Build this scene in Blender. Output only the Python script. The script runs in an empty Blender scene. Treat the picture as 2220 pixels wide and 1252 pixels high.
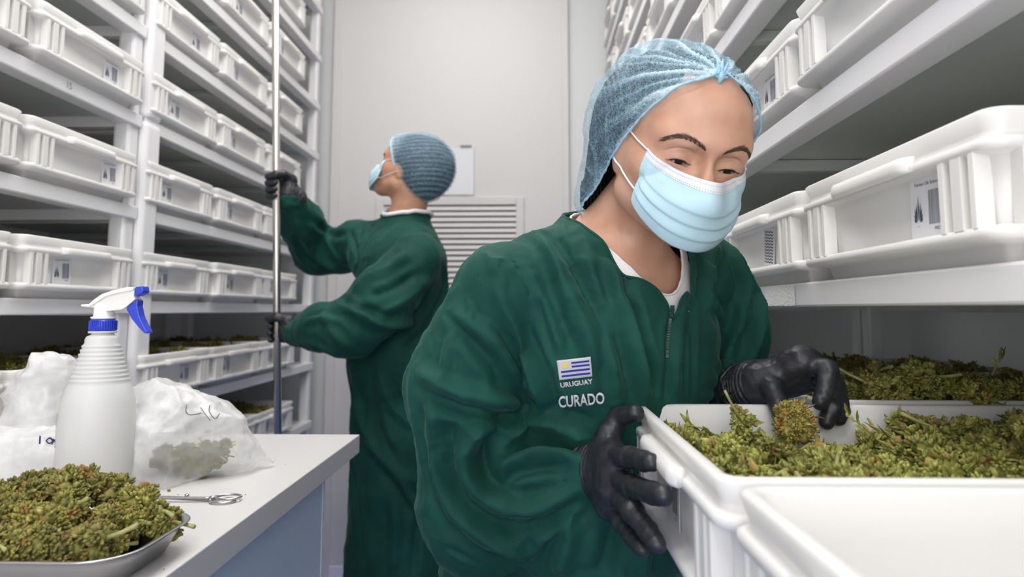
import bpy, math, random
import numpy as np
from mathutils import Vector, Matrix, noise as mnoise
from mathutils.bvhtree import BVHTree

random.seed(7)
sc = bpy.context.scene
col = sc.collection
PI = math.pi
E = 1.30                     # eye height of the camera above the floor
F = 1480.0                   # focal length in pixels of the 2220 px wide frame (24 mm on 36 mm)

# ------------------------------------------------------------------ camera
PITCH = math.atan(147 / F)
YAW = math.atan(40 / math.hypot(F, 147))
cam_data = bpy.data.cameras.new('camera')
cam = bpy.data.objects.new('camera', cam_data)
col.objects.link(cam)
cam.location = (0, 0, E)
cam.rotation_euler = (PI / 2 + PITCH, 0, YAW)
cam_data.sensor_width = 36
cam_data.lens = 24
cam_data.shift_y = -101 / 2220
cam_data.clip_start = 0.02
cam_data.dof.use_dof = True
cam_data.dof.focus_distance = 0.90
cam_data.dof.aperture_fstop = 5.0
sc.camera = cam
CR = cam.rotation_euler.to_matrix()

def at(px, py, Y):
    "world point seen at pixel px, py of the 2220x1252 frame at depth Y along the aisle"
    d = CR @ Vector((px - 1110, 525 - py, -F))
    return Vector((0, 0, E)) + d * (Y / d.y)

def pix(p):
    v = CR.transposed() @ (Vector(p) - Vector((0, 0, E)))
    return 1110 + v.x / -v.z * F, 525 - v.y / -v.z * F

# ------------------------------------------------------------------ world, view
w = bpy.data.worlds.new('world'); sc.world = w; w.use_nodes = True
w.node_tree.nodes['Background'].inputs[0].default_value = (0.85, 0.9, 1, 1)
w.node_tree.nodes['Background'].inputs[1].default_value = 0.35
sc.view_settings.view_transform = 'Standard'
sc.view_settings.look = 'None'
sc.view_settings.gamma = 1
sc.view_settings.use_curve_mapping = False
sc.view_settings.exposure = 0.36
sc.cycles.max_bounces = 10
sc.cycles.diffuse_bounces = 5
sc.cycles.transparent_max_bounces = 24
sc.cycles.transmission_bounces = 8
sc.cycles.sample_clamp_indirect = 4
sc.cycles.use_denoising = True

ROOM_X0, ROOM_X1, ROOM_Y0, ROOM_Y1, ROOM_H = -1.78, 1.12, -1.7, 3.45, 3.35
def area(name, loc, sx, sy, power, rot=(0, 0, 0), colr=(1, 0.985, 0.96)):
    l = bpy.data.lights.new(name, 'AREA'); l.shape = 'RECTANGLE'; l.size = sx; l.size_y = sy
    l.energy = power; l.color = colr
    o = bpy.data.objects.new(name, l); col.objects.link(o); o.location = loc; o.rotation_euler = rot
    return o
area('added_fill_light', (-.33, ROOM_Y0 + .03, 1.55), 1.5, 1.9, 28, (PI/2, 0, 0), (1, .99, .97))  # fill light added behind the camera for frontal light
LAMPS = [(-0.33, -0.9, 10), (-0.33, 0.45, 8.5), (-0.33, 1.6, 12), (-0.33, 2.5, 3)]
for x, y, p in LAMPS:
    area('ceiling_light_lamp', (x, y, ROOM_H - 0.06), 0.9, 0.55, p)

# ------------------------------------------------------------------ object helpers
def link(name, me, parent=None, mats=None):
    o = bpy.data.objects.new(name, me); col.objects.link(o)
    if parent is not None: o.parent = parent
    if mats is not None:
        for m_ in (mats if isinstance(mats, (list, tuple)) else [mats]): me.materials.append(m_)
    return o

def tag(o, label=None, cat=None, group=None, kind=None):
    if label: o['label'] = label
    if cat: o['category'] = cat
    if group: o['group'] = group
    if kind: o['kind'] = kind
    return o

def empty(name, loc, label=None, cat=None, group=None, rz=0.0):
    o = bpy.data.objects.new(name, None); col.objects.link(o)
    o.location = loc; o.rotation_euler = (0, 0, rz); o.empty_display_size = 0.02
    return tag(o, label, cat, group)

def copy_tree(o, parent=None):
    c = o.copy(); col.objects.link(c)
    if parent is not None: c.parent = parent
    for ch in list(o.children): copy_tree(ch, c)
    return c

class MB:
    "collects geometry and links it as one mesh object"
    def __init__(s): s.v = []; s.f = []; s.sm = []; s.mi = []
    def add(s, vs, fs, smooth=False, mi=0):
        n = len(s.v); s.v.extend([tuple(p) for p in vs])
        s.f.extend([tuple(i + n for i in f) for f in fs]); s.sm.extend([smooth] * len(fs)); s.mi.extend([mi] * len(fs))
    def box(s, a, b, M=None, mi=0):
        x0, y0, z0 = a; x1, y1, z1 = b
        vs = [(x0,y0,z0),(x1,y0,z0),(x1,y1,z0),(x0,y1,z0),(x0,y0,z1),(x1,y0,z1),(x1,y1,z1),(x0,y1,z1)]
        if M is not None: vs = [M @ Vector(p) for p in vs]
        s.add(vs, [(0,3,2,1),(4,5,6,7),(0,1,5,4),(1,2,6,5),(2,3,7,6),(3,0,4,7)], mi=mi)
    def cbox(s, c, d, M=None, mi=0):
        s.box((c[0]-d[0]/2, c[1]-d[1]/2, c[2]-d[2]/2), (c[0]+d[0]/2, c[1]+d[1]/2, c[2]+d[2]/2), M, mi)
    def loft(s, rings, smooth=True, cap0=True, cap1=True, closed=True, mi=0):
        n = len(rings[0]); vs = [p for r in rings for p in r]; fs = []
        m = n if closed else n - 1
        for k in range(len(rings) - 1):
            for i in range(m):
                j = (i + 1) % n
                fs.append((k*n+i, k*n+j, (k+1)*n+j, (k+1)*n+i))
        if cap0: fs.append(tuple(range(n - 1, -1, -1)))
        if cap1: fs.append(tuple((len(rings)-1)*n + i for i in range(n)))
        s.add(vs, fs, smooth, mi)
    def tube(s, pts, rad, n=8, smooth=True, mi=0, flat=1.0):
        pts = [Vector(p) for p in pts]
        if not isinstance(rad, (list, tuple, np.ndarray)): rad = [rad] * len(pts)
        t0 = (pts[1] - pts[0]).normalized()
        up = Vector((0, 0, 1)) if abs(t0.z) < 0.9 else Vector((1, 0, 0))
        u = t0.cross(up).normalized(); rings = []
        for i, p in enumerate(pts):
            t = (pts[min(i+1, len(pts)-1)] - pts[max(i-1, 0)]).normalized()
            u = (u - t * u.dot(t)).normalized(); v = t.cross(u)
            rings.append([p + (u * math.cos(a) + v * math.sin(a) * flat) * rad[i] for a in [2*PI*k/n for k in range(n)]])
        s.loft(rings, smooth, mi=mi)
    def lathe(s, prof, n=32, c=(0, 0, 0), smooth=True, mi=0, cap0=True, cap1=True):
        s.loft([[(c[0] + r*math.cos(2*PI*k/n), c[1] + r*math.sin(2*PI*k/n), c[2] + z) for k in range(n)] for r, z in prof], smooth, cap0, cap1, mi=mi)
    def mesh(s, name='m'):
        me = bpy.data.meshes.new(name); me.from_pydata(s.v, [], s.f)
        me.polygons.foreach_set('use_smooth', s.sm); me.polygons.foreach_set('material_index', s.mi); me.update()
        return me
    def build(s, name, mats=None, parent=None, bevel=0, seg=2, angle=40):
        o = link(name, s.mesh(name), parent, mats)
        if bevel:
            b = o.modifiers.new('bevel', 'BEVEL'); b.width = bevel; b.segments = seg; b.limit_method = 'ANGLE'; b.angle_limit = math.radians(angle); b.harden_normals = False
        return o

def rrect(w, d, r, z, n=5, cx=0, cy=0):
    "rounded rectangle ring"
    pts = []
    for sx, sy, a0 in ((1, 1, 0), (-1, 1, 90), (-1, -1, 180), (1, -1, 270)):
        for k in range(n + 1):
            a = math.radians(a0 + 90 * k / n)
            pts.append((cx + sx*(w/2 - r) + r*math.cos(a), cy + sy*(d/2 - r) + r*math.sin(a), z))
    return pts

# ------------------------------------------------------------------ materials
def nt(m): return m.node_tree.nodes, m.node_tree.links
def mat(name, c, rough=0.5, metal=0.0, **kw):
    m = bpy.data.materials.new(name); m.use_nodes = True
    b = m.node_tree.nodes['Principled BSDF']
    b.inputs['Base Color'].default_value = (*c, 1); b.inputs['Roughness'].default_value = rough; b.inputs['Metallic'].default_value = metal
    for k, v in kw.items():
        b.inputs[k.replace('_', ' ')].default_value = v
    return m
def bump(m, scale=200, strength=0.2, dist=0.001, kind='noise', detail=3, stretch=None, coord='Object'):
    N, L = nt(m); b = N['Principled BSDF']
    tc = N.new('ShaderNodeTexCoord'); mp = N.new('ShaderNodeMapping')
    L.new(tc.outputs[coord], mp.inputs[0])
    if stretch: mp.inputs['Scale'].default_value = stretch
    if kind == 'noise':
        t = N.new('ShaderNodeTexNoise'); t.inputs['Detail'].default_value = detail
    elif kind == 'voronoi': t = N.new('ShaderNodeTexVoronoi')
    else: t = N.new('ShaderNodeTexWave'); t.inputs['Distortion'].default_value = 1.5
    t.inputs['Scale'].default_value = scale; L.new(mp.outputs[0], t.inputs['Vector'])
    bp = N.new('ShaderNodeBump'); bp.inputs['Strength'].default_value = strength; bp.inputs['Distance'].default_value = dist
    L.new(t.outputs[0], bp.inputs['Height'])
    if b.inputs['Normal'].is_linked: L.new(b.inputs['Normal'].links[0].from_socket, bp.inputs['Normal'])
    L.new(bp.outputs[0], b.inputs['Normal'])
    return m
def vary(m, c1, c2, scale=5, detail=4, lo=0.35, hi=0.65, coord='Object', rand=0.0, c3=None, stretch=None):
    "colour noise between c1 and c2"
    N, L = nt(m); b = N['Principled BSDF']
    tc = N.new('ShaderNodeTexCoord'); t = N.new('ShaderNodeTexNoise'); t.inputs['Scale'].default_value = scale; t.inputs['Detail'].default_value = detail
    mp = N.new('ShaderNodeMapping'); L.new(tc.outputs[coord], mp.inputs[0]); L.new(mp.outputs[0], t.inputs['Vector'])
    if stretch: mp.inputs['Scale'].default_value = stretch
    r = N.new('ShaderNodeValToRGB'); r.color_ramp.elements[0].position = lo; r.color_ramp.elements[1].position = hi
    r.color_ramp.elements[0].color = (*c1, 1); r.color_ramp.elements[1].color = (*c2, 1)
    if c3: e = r.color_ramp.elements.new((lo + hi) / 2); e.color = (*c3, 1)
    src = t.outputs[0]
    if rand:
        oi = N.new('ShaderNodeObjectInfo'); ma = N.new('ShaderNodeMath'); ma.operation = 'MULTIPLY_ADD'
        L.new(oi.outputs['Random'], ma.inputs[0]); ma.inputs[1].default_value = rand; 
        mb = N.new('ShaderNodeMath'); mb.operation = 'SUBTRACT'; mb.inputs[1].default_value = rand / 2
        L.new(src, mb.inputs[0]); L.new(mb.outputs[0], ma.inputs[2]); src = ma.outputs[0]
    L.new(src, r.inputs[0]); L.new(r.outputs[0], b.inputs['Base Color'])
    return m
def translucent(m, fac=0.3, c=(1, 1, 1)):
    "mixes a translucent lobe into a principled material: thin plastic or cloth"
    N, L = nt(m); b = N['Principled BSDF']; out = N['Material Output']
    t = N.new('ShaderNodeBsdfTranslucent'); t.inputs[0].default_value = (*c, 1)
    mx = N.new('ShaderNodeMixShader'); mx.inputs[0].default_value = fac
    L.new(b.outputs[0], mx.inputs[1]); L.new(t.outputs[0], mx.inputs[2]); L.new(mx.outputs[0], out.inputs[0])
    return m

M_wall = bump(mat('painted_wall', (0.80, 0.79, 0.78), 0.55), 60, 0.05)
M_wallgrey = mat('grey_wall_panel', (0.64, 0.65, 0.65), 0.45)
M_wallblue = mat('white_wall_panel', (0.82, 0.82, 0.83), 0.5)
M_door = mat('white_door_panel', (0.62, 0.60, 0.59), 0.45)
M_floor = mat('blue_epoxy_floor', (0.06, 0.16, 0.62), 0.3)
M_ceil = mat('white_ceiling', (0.85, 0.85, 0.85), 0.6)
M_rack = mat('white_enamelled_steel', (0.80, 0.79, 0.80), 0.32)
M_deck = mat('grey_shelf_panel', (0.54, 0.58, 0.54), 0.22)
M_deckL = mat('dull_grey_shelf_panel', (0.50, 0.53, 0.53), 0.4)
M_tote = translucent(mat('white_polypropylene', (0.93, 0.915, 0.895), 0.38, Subsurface_Weight=0.0), 0.26, (0.95, 0.94, 0.92))
M_sticker = mat('white_sticker_paper', (0.80, 0.80, 0.83), 0.35)
M_print = mat('dark_blue_print', (0.05, 0.055, 0.09), 0.5)
M_printg = mat('grey_barcode_print', (0.25, 0.26, 0.31), 0.5)
M_steel = mat('brushed_stainless_steel', (0.52, 0.52, 0.53), 0.3, 1.0)
M_pole = mat('polished_steel_pole', (0.66, 0.62, 0.58), 0.3, 1.0)
M_table = mat('white_laminate', (0.62, 0.60, 0.59), 0.4)
M_cab = mat('pale_blue_grey_laminate', (0.60, 0.70, 0.80), 0.45)
# ------------------------------------------------------------------ the room
def struct(name, mb, m, parent=None, **kw):
    o = mb.build(name, m, parent, **kw); o['kind'] = 'structure' if parent is None else ''
    if parent is not None: del o['kind']
    return o
T = 0.08
b = MB(); b.box((ROOM_X0-T, ROOM_Y0-T, -0.06), (ROOM_X1+T, ROOM_Y1+T, 0)); struct('floor', b, M_floor)
b = MB(); b.box((ROOM_X0-T, ROOM_Y0-T, ROOM_H), (ROOM_X1+T, ROOM_Y1+T, ROOM_H+.06)); struct('ceiling', b, M_ceil)
b = MB(); b.box((ROOM_X0-T, ROOM_Y0, 0), (ROOM_X0, ROOM_Y1, ROOM_H)); struct('wall_left', b, M_wall)
b = MB(); b.box((ROOM_X1, ROOM_Y0, 0), (ROOM_X1+T, ROOM_Y1, ROOM_H)); struct('wall_right', b, mat('glossy_white_panel', (.88, .90, .90), .25))
b = MB(); b.box((ROOM_X0-T, ROOM_Y0-T, 0), (ROOM_X1+T, ROOM_Y0, ROOM_H)); struct('wall_front', b, M_wall)
b = MB(); b.box((ROOM_X0-T, ROOM_Y1, 0), (ROOM_X1+T, ROOM_Y1+T, ROOM_H)); struct('wall_back', b, M_wallgrey)
# big white door leaf in the back wall, with its casing
DX0, DX1 = at(722, 300, ROOM_Y1).x, at(1233, 300, ROOM_Y1).x
yd = ROOM_Y1
b = MB(); b.box((DX0+.045, yd-.022, 0.03), (DX1-.035, yd, ROOM_H-.02)); struct('door_1', b, M_door)
for i, (xa, xb) in enumerate(((DX0, DX0+.045), (DX1-.035, DX1))):
    b = MB(); b.box((xa, yd-.034, 0), (xb, yd, ROOM_H-.01)); struct('trim_%d' % (i+1), b, M_door, bevel=.004)
b = MB(); b.box((DX0+.045, yd-.028, .0), (DX1-.035, yd-.018, .06)); struct('baseboard_back', b, M_rack)

# air grille with horizontal slats in the door
gx0, gx1 = at(818, 440, yd).x, at(1136, 440, yd).x
gz1, gz0 = at(980, 430, yd).z, at(980, 668, yd).z
g = empty('air_grille', ((gx0+gx1)/2, yd-.02, gz0), 'white louvred air grille set in the back door behind the two workers', 'vent')
hw = (gx1-gx0)/2; hh = gz1-gz0; fw = .04
b = MB()
b.box((-hw, -.016, 0), (-hw+fw, 0, hh)); b.box((hw-fw, -.016, 0), (hw, 0, hh))
b.box((-hw+fw, -.016, 0), (hw-fw, 0, fw)); b.box((-hw+fw, -.016, hh-fw), (hw-fw, 0, hh))
b.build('frame', M_door, g, bevel=.003)
b = MB(); b.box((-hw+fw, -.003, fw), (hw-fw, -.001, hh-fw)); b.build('backing', mat('dark_duct', (.12, .12, .13), .8), g)
nsl = 17; pitch_ = (hh-2*fw)/nsl
b = MB(); b.loft([[(x, -.013, -.0005), (x, -.0145, .003), (x, -.004, pitch_*.80), (x, -.0025, pitch_*.76)] for x in (-hw+fw, hw-fw)], smooth=False)
sme = b.mesh('slat'); sme.materials.append(M_door)
for k in range(nsl):
    s_ = link('slat', sme, g); s_.location = (0, 0, fw + k*pitch_)
# clear acrylic document holder above the grille
hx0, hx1 = at(944, 320, yd).x, at(1030, 320, yd).x
hz0, hz1 = at(980, 426, yd).z, at(980, 320, yd).z
acr = mat('clear_acrylic', (0.9, 0.92, 0.95), 0.08, Transmission_Weight=0.0, Alpha=0.22)
h = empty('document_holder', ((hx0+hx1)/2, yd-.023, hz0), 'clear plastic document holder on the door above the grille', 'holder')
W_ = (hx1-hx0)/2; H_ = hz1-hz0
b = MB(); b.box((-W_, -.012, 0), (W_, -.010, H_)); b.box((-W_, -.010, 0), (-W_+.003, 0, H_)); b.box((W_-.003, -.010, 0), (W_, 0, H_)); b.box((-W_, -.010, 0), (W_, 0, .003))
b.build('pocket', acr, h)
b = MB(); b.box((-W_+.006, -.006, .005), (W_-.006, -.004, H_-.012)); b.build('paper', M_sticker, h)
b = MB(); b.box((W_*.28, -.016, H_-.006), (W_*.85, 0, H_+.004)); b.build('clip', mat('grey_clip', (.25, .25, .27), .4), h, bevel=.002)

# ceiling light fixtures
emi = bpy.data.materials.new('lamp_diffuser'); emi.use_nodes = True
emi.node_tree.nodes['Principled BSDF'].inputs['Emission Color'].default_value = (1, .98, .95, 1)
emi.node_tree.nodes['Principled BSDF'].inputs['Emission Strength'].default_value = 3
for i, (x, y, p) in enumerate(LAMPS):
    c = empty('ceiling_light', (x, y, ROOM_H), 'flat rectangular ceiling lamp over the aisle, %s' % ['behind the camera', 'above the bench', 'above the workers', 'by the back door'][i], 'lamp')
    b = MB(); b.box((-.48, -.30, -.04), (.48, .30, 0)); b.build('housing', M_rack, c)
    b = MB(); b.box((-.45, -.275, -.045), (.45, .275, -.041)); b.build('diffuser', emi, c)

# ------------------------------------------------------------------ shelving racks
def rack(name, label, side, front, depth, bays, shelves, panel, lo_front, yposts=None):
    "side -1: rack on the left of the aisle, +1 on the right; front = x of the beam faces"
    r = empty(name, (front, bays[0][0], 0), label, 'shelving')
    ox, oy = front, bays[0][0]
    def X(d): return side * d            # depth from the beam face
    def bx(b, d0, d1, y0, y1, z0, z1):
        a, c = sorted((X(d0), X(d1))); b.box((a, y0-oy, z0), (c, y1-oy, z1))
    for (y0, y1) in bays:
        for ya in (y0, y1-.045):
            for d0 in (0.004, depth-.05):
                b = MB(); bx(b, d0, d0+.045, ya, ya+.045, 0, ROOM_H-.25); b.build('post', M_rack, r, bevel=.008)
        for z in shelves:
            b = MB(); bx(b, -.004, .040, y0+.0, y1-.0, z-.036, z-.001); b.build('beam', M_rack, r, bevel=.003)
            b = MB(); bx(b, depth-.04, depth-.01, y0+.045, y1-.045, z-.045, z-.004); b.build('beam', M_rack, r, bevel=.003)
            for ya in (y0+.01, y1-.035):
                b = MB(); bx(b, .05, depth-.05, ya, ya+.025, z-.040, z-.004); b.build('side_rail', M_rack, r)
            b = MB(); bx(b, .041, depth-.04, y0+.002, y1-.002, z-.012, z); b.build('shelf_panel', panel, r)
            for q in (.33, .67):
                ym = y0 + (y1-y0)*q
                b = MB(); bx(b, .041, depth-.04, ym-.012, ym+.012, z-.034, z-.013); b.build('crossbar', panel, r)
    return r

XL, XR = -1.055, 0.395               # beam faces
LSH = [E + .025 + .2505*k for k in range(0, 7)] + [E - .252, E - .527, E - .80, E-1.08]
RSH = [E + .040 + .257*k for k in range(0, 7)] + [E - .250, E - .53, E - .80, E-1.08]
LSH.sort(); RSH.sort()
RL = rack('shelving_rack', 'white steel shelving rack along the left wall full of white totes', -1, XL, .64, [(-.1, 1.785), (1.80, 3.32)], LSH, M_deckL, 0)
RR = rack('shelving_rack', 'white steel shelving rack along the right wall behind the woman', 1, XR, .66, [(-.35, 2.12), (2.14, 3.40)], RSH, M_deck, 0)
# wide painted front post between the two left bays, spliced at head height
b = MB(); b.box((XL-.05, 1.790, 0), (XL+.012, 1.872, E+.518)); b.build('front_column', M_rack, None, bevel=.018, seg=4)
b2 = MB(); b2.box((XL-.05, 1.792, E+.520), (XL+.012, 1.874, ROOM_H-.2)); b2.build('front_column', M_rack, None, bevel=.018, seg=4)
for o in [o for o in col.objects if o.name.startswith('front_column')]:
    o.parent = RL; o.location = (-XL, .1, 0)
# number 15 printed on a beam of the left rack
def text_mesh(body, size, name, extrude=0.0, shear=0.0, bold=0.0, spacing=1.0):
    cu = bpy.data.curves.new(name, 'FONT'); cu.body = body; cu.size = size; cu.extrude = extrude; cu.shear = shear; cu.offset = bold
    cu.align_x = 'CENTER'; cu.align_y = 'CENTER'; cu.space_character = spacing; cu.resolution_u = 3
    o = bpy.data.objects.new(name, cu); col.objects.link(o)
    bpy.context.view_layer.update()
    me = bpy.data.meshes.new_from_object(o.evaluated_get(bpy.context.evaluated_depsgraph_get()))
    bpy.data.objects.remove(o); bpy.data.curves.remove(cu)
    return me
me = text_mesh('15', .022, 'shelf_number'); me.materials.append(mat('faded_grey_ink', (.35, .35, .36), .6))
o = link('shelf_number', me, RL); o.matrix_local = Matrix.Translation((.0055, 1.555+.1-.07, LSH[6]-.018)) @ Matrix.Rotation(PI/2, 4, 'Z') @ Matrix.Rotation(PI/2, 4, 'X')
# strip of white tape on the beam beside the woman's shoulder
b = MB(); zt = RSH[4]
b.loft([[(-.0055, 1.02+.35+t*.125, zt-.034+.0006*math.sin(t*37)), (-.0055, 1.02+.35+t*.125, zt-.004+.0006*math.sin(t*51))] for t in [k/24 for k in range(25)]], closed=False, cap0=False, cap1=False)
b.build('tape_strip', bump(mat('white_masking_tape', (.86, .85, .84), .8), 250, .8, .002), RR)

# ------------------------------------------------------------------ totes
TW, TD, TH = .402, .60, .13
def tote_mesh():
    b = MB()
    prof = [(0, .030), (.016, .026), (.018, .004), (.021, .001), (.027, .001), (.030, .004), (.032, .019), (.092, .016), (.094, .004), (.096, .001), (.103, .001), (.105, .004),
            (.106, .009), (.112, .008), (.127, .003), (.130, .006), (.130, .0125), (.127, .0155), (.10, .021), (.034, .028), (.031, .031)]
    rings = []
    for z, i in prof:
        rings.append(rrect(TW-2*i, TD-2*i, max(.019-i*.5, .007), z, 5, 0, TD/2))
    b.loft(rings, smooth=True, cap0=True, cap1=True)
    # ribs between the lower flange and the ledge
    def rib(x, y, along):
        d = (.006, .016, 0) if along == 'x' else (.016, .006, 0)
        b.box((x-d[0]/2, y-d[1]/2, .029), (x+d[0]/2, y+d[1]/2, .096))
    for x in (-.172, -.150, -.128, .128, .150, .172):
        w_ = .014 if abs(abs(x)-.150) < .001 else .007
        for y in (.0095, TD-.0095): b.box((x-w_/2, y-.008, .029), (x+w_/2, y+.008, .096))
    for y in (.03, .055, .08, .11, TD/2-.06, TD/2+.06, TD-.11, TD-.08, TD-.055, TD-.03):
        for x in (-TW/2+.0095, TW/2-.0095): rib(x, y, 'y')
    me = b.mesh('tote'); me.materials.append(M_tote)
    return me
def handle_mesh():
    b = MB(); rings = []
    for x in np.linspace(-.085, .085, 18):
        e = min(1, (.085-abs(x))/.014); o_ = .0035 + .0065*math.sqrt(max(0, 1-(1-e)**2))
        rings.append([(x, .004, .0965), (x, -o_*.8, .0955), (x, -o_, .099), (x, -o_, .106), (x, -o_*.75, .1115), (x, .004, .112)])
    b.loft(rings, smooth=True)
    me = b.mesh('handle'); me.materials.append(M_tote); return me
def label_meshes():
    b = MB(); b.loft([rrect(.062, .064, .004, 0, 3), rrect(.062, .064, .004, .0006, 3)], smooth=False)
    lm = b.mesh('label'); lm.materials.append(M_sticker)
    b = MB(); z = .0009
    def quad(x0, y0, x1, y1, mi=0): b.add([(x0,y0,z),(x1,y0,z),(x1,y1,z),(x0,y1,z)], [(0,1,2,3)], mi=mi)
    x = .001; rnd = random.Random(3)
    while x < .023:
        w_ = rnd.choice((.0004, .0007, .0012)); quad(x, -.018, x+w_, .016, 0 if rnd.random() < .3 else 1); x += w_ + rnd.choice((.0003, .0005, .0008))
    # leaf emblem: fan of pointed blades
    for a, L_, c0 in ((-62, .011, 0), (-44, .014, 0), (-27, .018, 0), (-12, .023, 0), (0, .029, 0), (12, .023, 0), (27, .018, 0), (44, .014, 0), (62, .011, 0)):
        t = math.radians(a); d = Vector((math.sin(t), math.cos(t), 0)); n = Vector((d.y, -d.x, 0)); p = Vector((-.017, -.016, z)); q = p + d*L_
        # blades bend up towards the tip
        q.x = -.017 + (q.x + .017)*.80; m_ = p.lerp(q, .55) + Vector((math.copysign(.0012, a) if a else 0, 0, 0))
        b.add([p + d*.003, m_ + n*.0012, q, m_ - n*.0012], [(0, 1, 2, 3)])
    quad(-.0185, -.019, -.0175, -.0184); quad(-.0165, -.019, -.0155, -.0184)
    pm = b.mesh('print')
    tms = [(text_mesh('Former Life Sciences', .0052, 't'), (0, .0235)), (text_mesh('M023', .0046, 't'), (.015, -.0225))]
    import bmesh
    bm = bmesh.new(); bm.from_mesh(pm)
    for tm, (dx, dy) in tms:
        tm.transform(Matrix.Translation((dx, dy, z))); bm.from_mesh(tm)
    bm.to_mesh(pm); bm.free()
    pm.materials.append(M_print); pm.materials.append(M_printg)
    return lm, pm
TOTE, HAND = tote_mesh(), handle_mesh()
LAB, PRN = label_meshes()
ORD = ['first', 'second', 'third', 'fourth', 'fifth', 'sixth', 'seventh', 'eighth', 'ninth', 'tenth']
def tote(loc, rz, label, group, lab_x=.06, tilt=0.0, with_label=True, lab_bend=0):
    t = empty('tote', loc, label, 'tote', group, rz)
    link('tote_shell', TOTE, t); link('handle', HAND, t)
    if with_label:
        l = link('label', LAB, t); l.matrix_local = Matrix.Translation((lab_x, .0165, .062)) @ Matrix.Rotation(tilt, 4, 'Y') @ Matrix.Rotation(PI/2, 4, 'X')
        p = link('print', PRN, l)
    return t
rt = random.Random(11)
def flo(z, shelves): return sorted(shelves).index(z)
HN = {}
for k, z in enumerate(LSH): HN[('l', z)] = k
hgt = ['lowest', 'second lowest', 'third lowest', 'bench-height', 'eye-height']
def rowname(rel):
    return {-3: 'third shelf below eye height', -2: 'second shelf below eye height', -1: 'first shelf below eye height', 0: 'shelf at eye height', 1: 'first shelf above eye height', 2: 'second shelf above eye height', 3: 'third shelf above eye height', 4: 'fourth shelf above eye height', 5: 'fifth shelf above eye height', 6: 'sixth shelf above eye height'}[rel]
XTL = -1.03
L_base = LSH.index(min(LSH, key=lambda z: abs(z-E-.025)))
R_base = RSH.index(min(RSH, key=lambda z: abs(z-E-.04)))
bin_list = []      # (tote, content level) to be filled later
for rel in range(-2, 6):
    z = LSH[L_base + rel]
    for n in range(3):
        yc = 1.800 + .2 + n*.410 + rt.uniform(-.004, .004)
        t = tote((XTL + rt.uniform(-.006, .006), yc, z), PI/2 , 'white tote on the left rack, %s past the post, %s' % (ORD[n], rowname(rel)),
                 'white totes on the left rack', lab_x=rt.choice((-.07, -.055, -.06, -.08, .05)), tilt=rt.uniform(-.05, .05))
        if rel in (-1, -2): bin_list.append((t, 26))
    if rel < 5:
        for n, yc in enumerate((1.555, 1.145)):
            if rel >= 3 and n == 0 and False: continue
            t = tote((XTL + rt.uniform(-.006, .006), yc, z), PI/2, 'white tote on the left rack, %s before the post, %s' % (ORD[n], rowname(rel)),
                     'white totes on the left rack', lab_x={0: -.06, 1: .095, 2: .07}.get(rel, .05), tilt=rt.uniform(-.07, .07))
            if rel == -1: bin_list.append((t, 26))
XTR = 0.378
for rel in range(0, 6):
    z = RSH[R_base + rel]
    for n in range(7):
        yc = .562 + .2 + n*.408
        if yc > 3.35: continue
        if rel == 0 and n > 2: continue
        t = tote((XTR + rt.uniform(-.004, .004), yc, z), -PI/2, 'white tote on the right rack, %s from the camera, %s' % (ORD[n], rowname(rel)),
                 'white totes on the right rack', lab_x={(0, 0): .082, (0, 1): .09}.get((rel, n), rt.choice((.06, -.06))), tilt=.03)
# totes on the low right shelf: one pulled out with buds, an empty one in front, two still in place
ZB = E - .250
PT = tote((.130, .700, ZB), -PI/2, 'white tote pulled out of the right rack, full of buds, held by the woman', 'pulled out totes', lab_x=-.03)
PT2 = tote((.138, .291, ZB), -PI/2 + .012, 'empty white tote nearest the camera in the lower right corner', 'pulled out totes', with_label=False)
PT3 = tote((XTR, 1.13, ZB), -PI/2, 'white tote full of darker buds directly behind the held tote', 'low right shelf totes')
PT4 = tote((XTR, 1.55, ZB), -PI/2, 'white tote of dark buds deepest on the low right shelf', 'low right shelf totes')
# a wavy patterned sticker on the second eye-height tote instead of the printed label
wt = [o for o in col.objects if o.get('label', '').startswith('white tote on the right rack, second from the camera, shelf at eye')][0]
for ch in list(wt.children):
    if ch.name.startswith('label'):
        for g_ in list(ch.children): bpy.data.objects.remove(g_)
        ch.matrix_local = Matrix.Translation((.045, .0160, .062)) @ Matrix.Rotation(.12, 4, 'Y') @ Matrix.Rotation(PI/2, 4, 'X'); ch.scale = (.75, .95, 1)
        b = MB()
        for k in range(11):
            yy = -.026 + k*.0052
            ps = [(-.026 + .052*i/24, yy + .0010*math.sin(i*.8 + k*.1), .0009) for i in range(25)]
            b.add([(x, y-.0010, z) for x, y, z in ps] + [(x, y+.0010, z) for x, y, z in ps], [(i, i+1, i+26, i+25) for i in range(24)])
        b.build('wave_print', M_print, ch)
# ------------------------------------------------------------------ bench with its things
ZT = E - .26                       # table top height
tx1 = at(780, 937, 1.452).x; ty1 = 1.452
bt = empty('work_bench', (tx1-.33, .8, 0), 'white laminate bench with a blue-grey side panel in the left foreground', 'bench')
ox, oy = tx1-.33, .8
b = MB(); b.box((ROOM_X0+.78-ox, -.25-oy, ZT-.037), (tx1-ox, ty1-oy, ZT)); b.build('worktop', M_table, bt, bevel=.0015)
sx = tx1 - .022
b = MB(); b.box((ROOM_X0+.83-ox, -.2-oy, .08), (sx-.02-ox, 1.27-oy, ZT-.037)); b.build('cabinet_body', M_cab, bt)
b = MB(); b.box((sx-.02-ox, -.2-oy, .08), (sx-ox, 1.272-oy, ZT-.038)); b.build('side_panel', M_cab, bt, bevel=.001)
b = MB(); b.box((sx-.026-ox, 1.273-oy, .0), (sx+.001-ox, 1.288-oy, ZT-.038)); b.build('edge_strip', M_rack, bt, bevel=.001)
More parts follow.
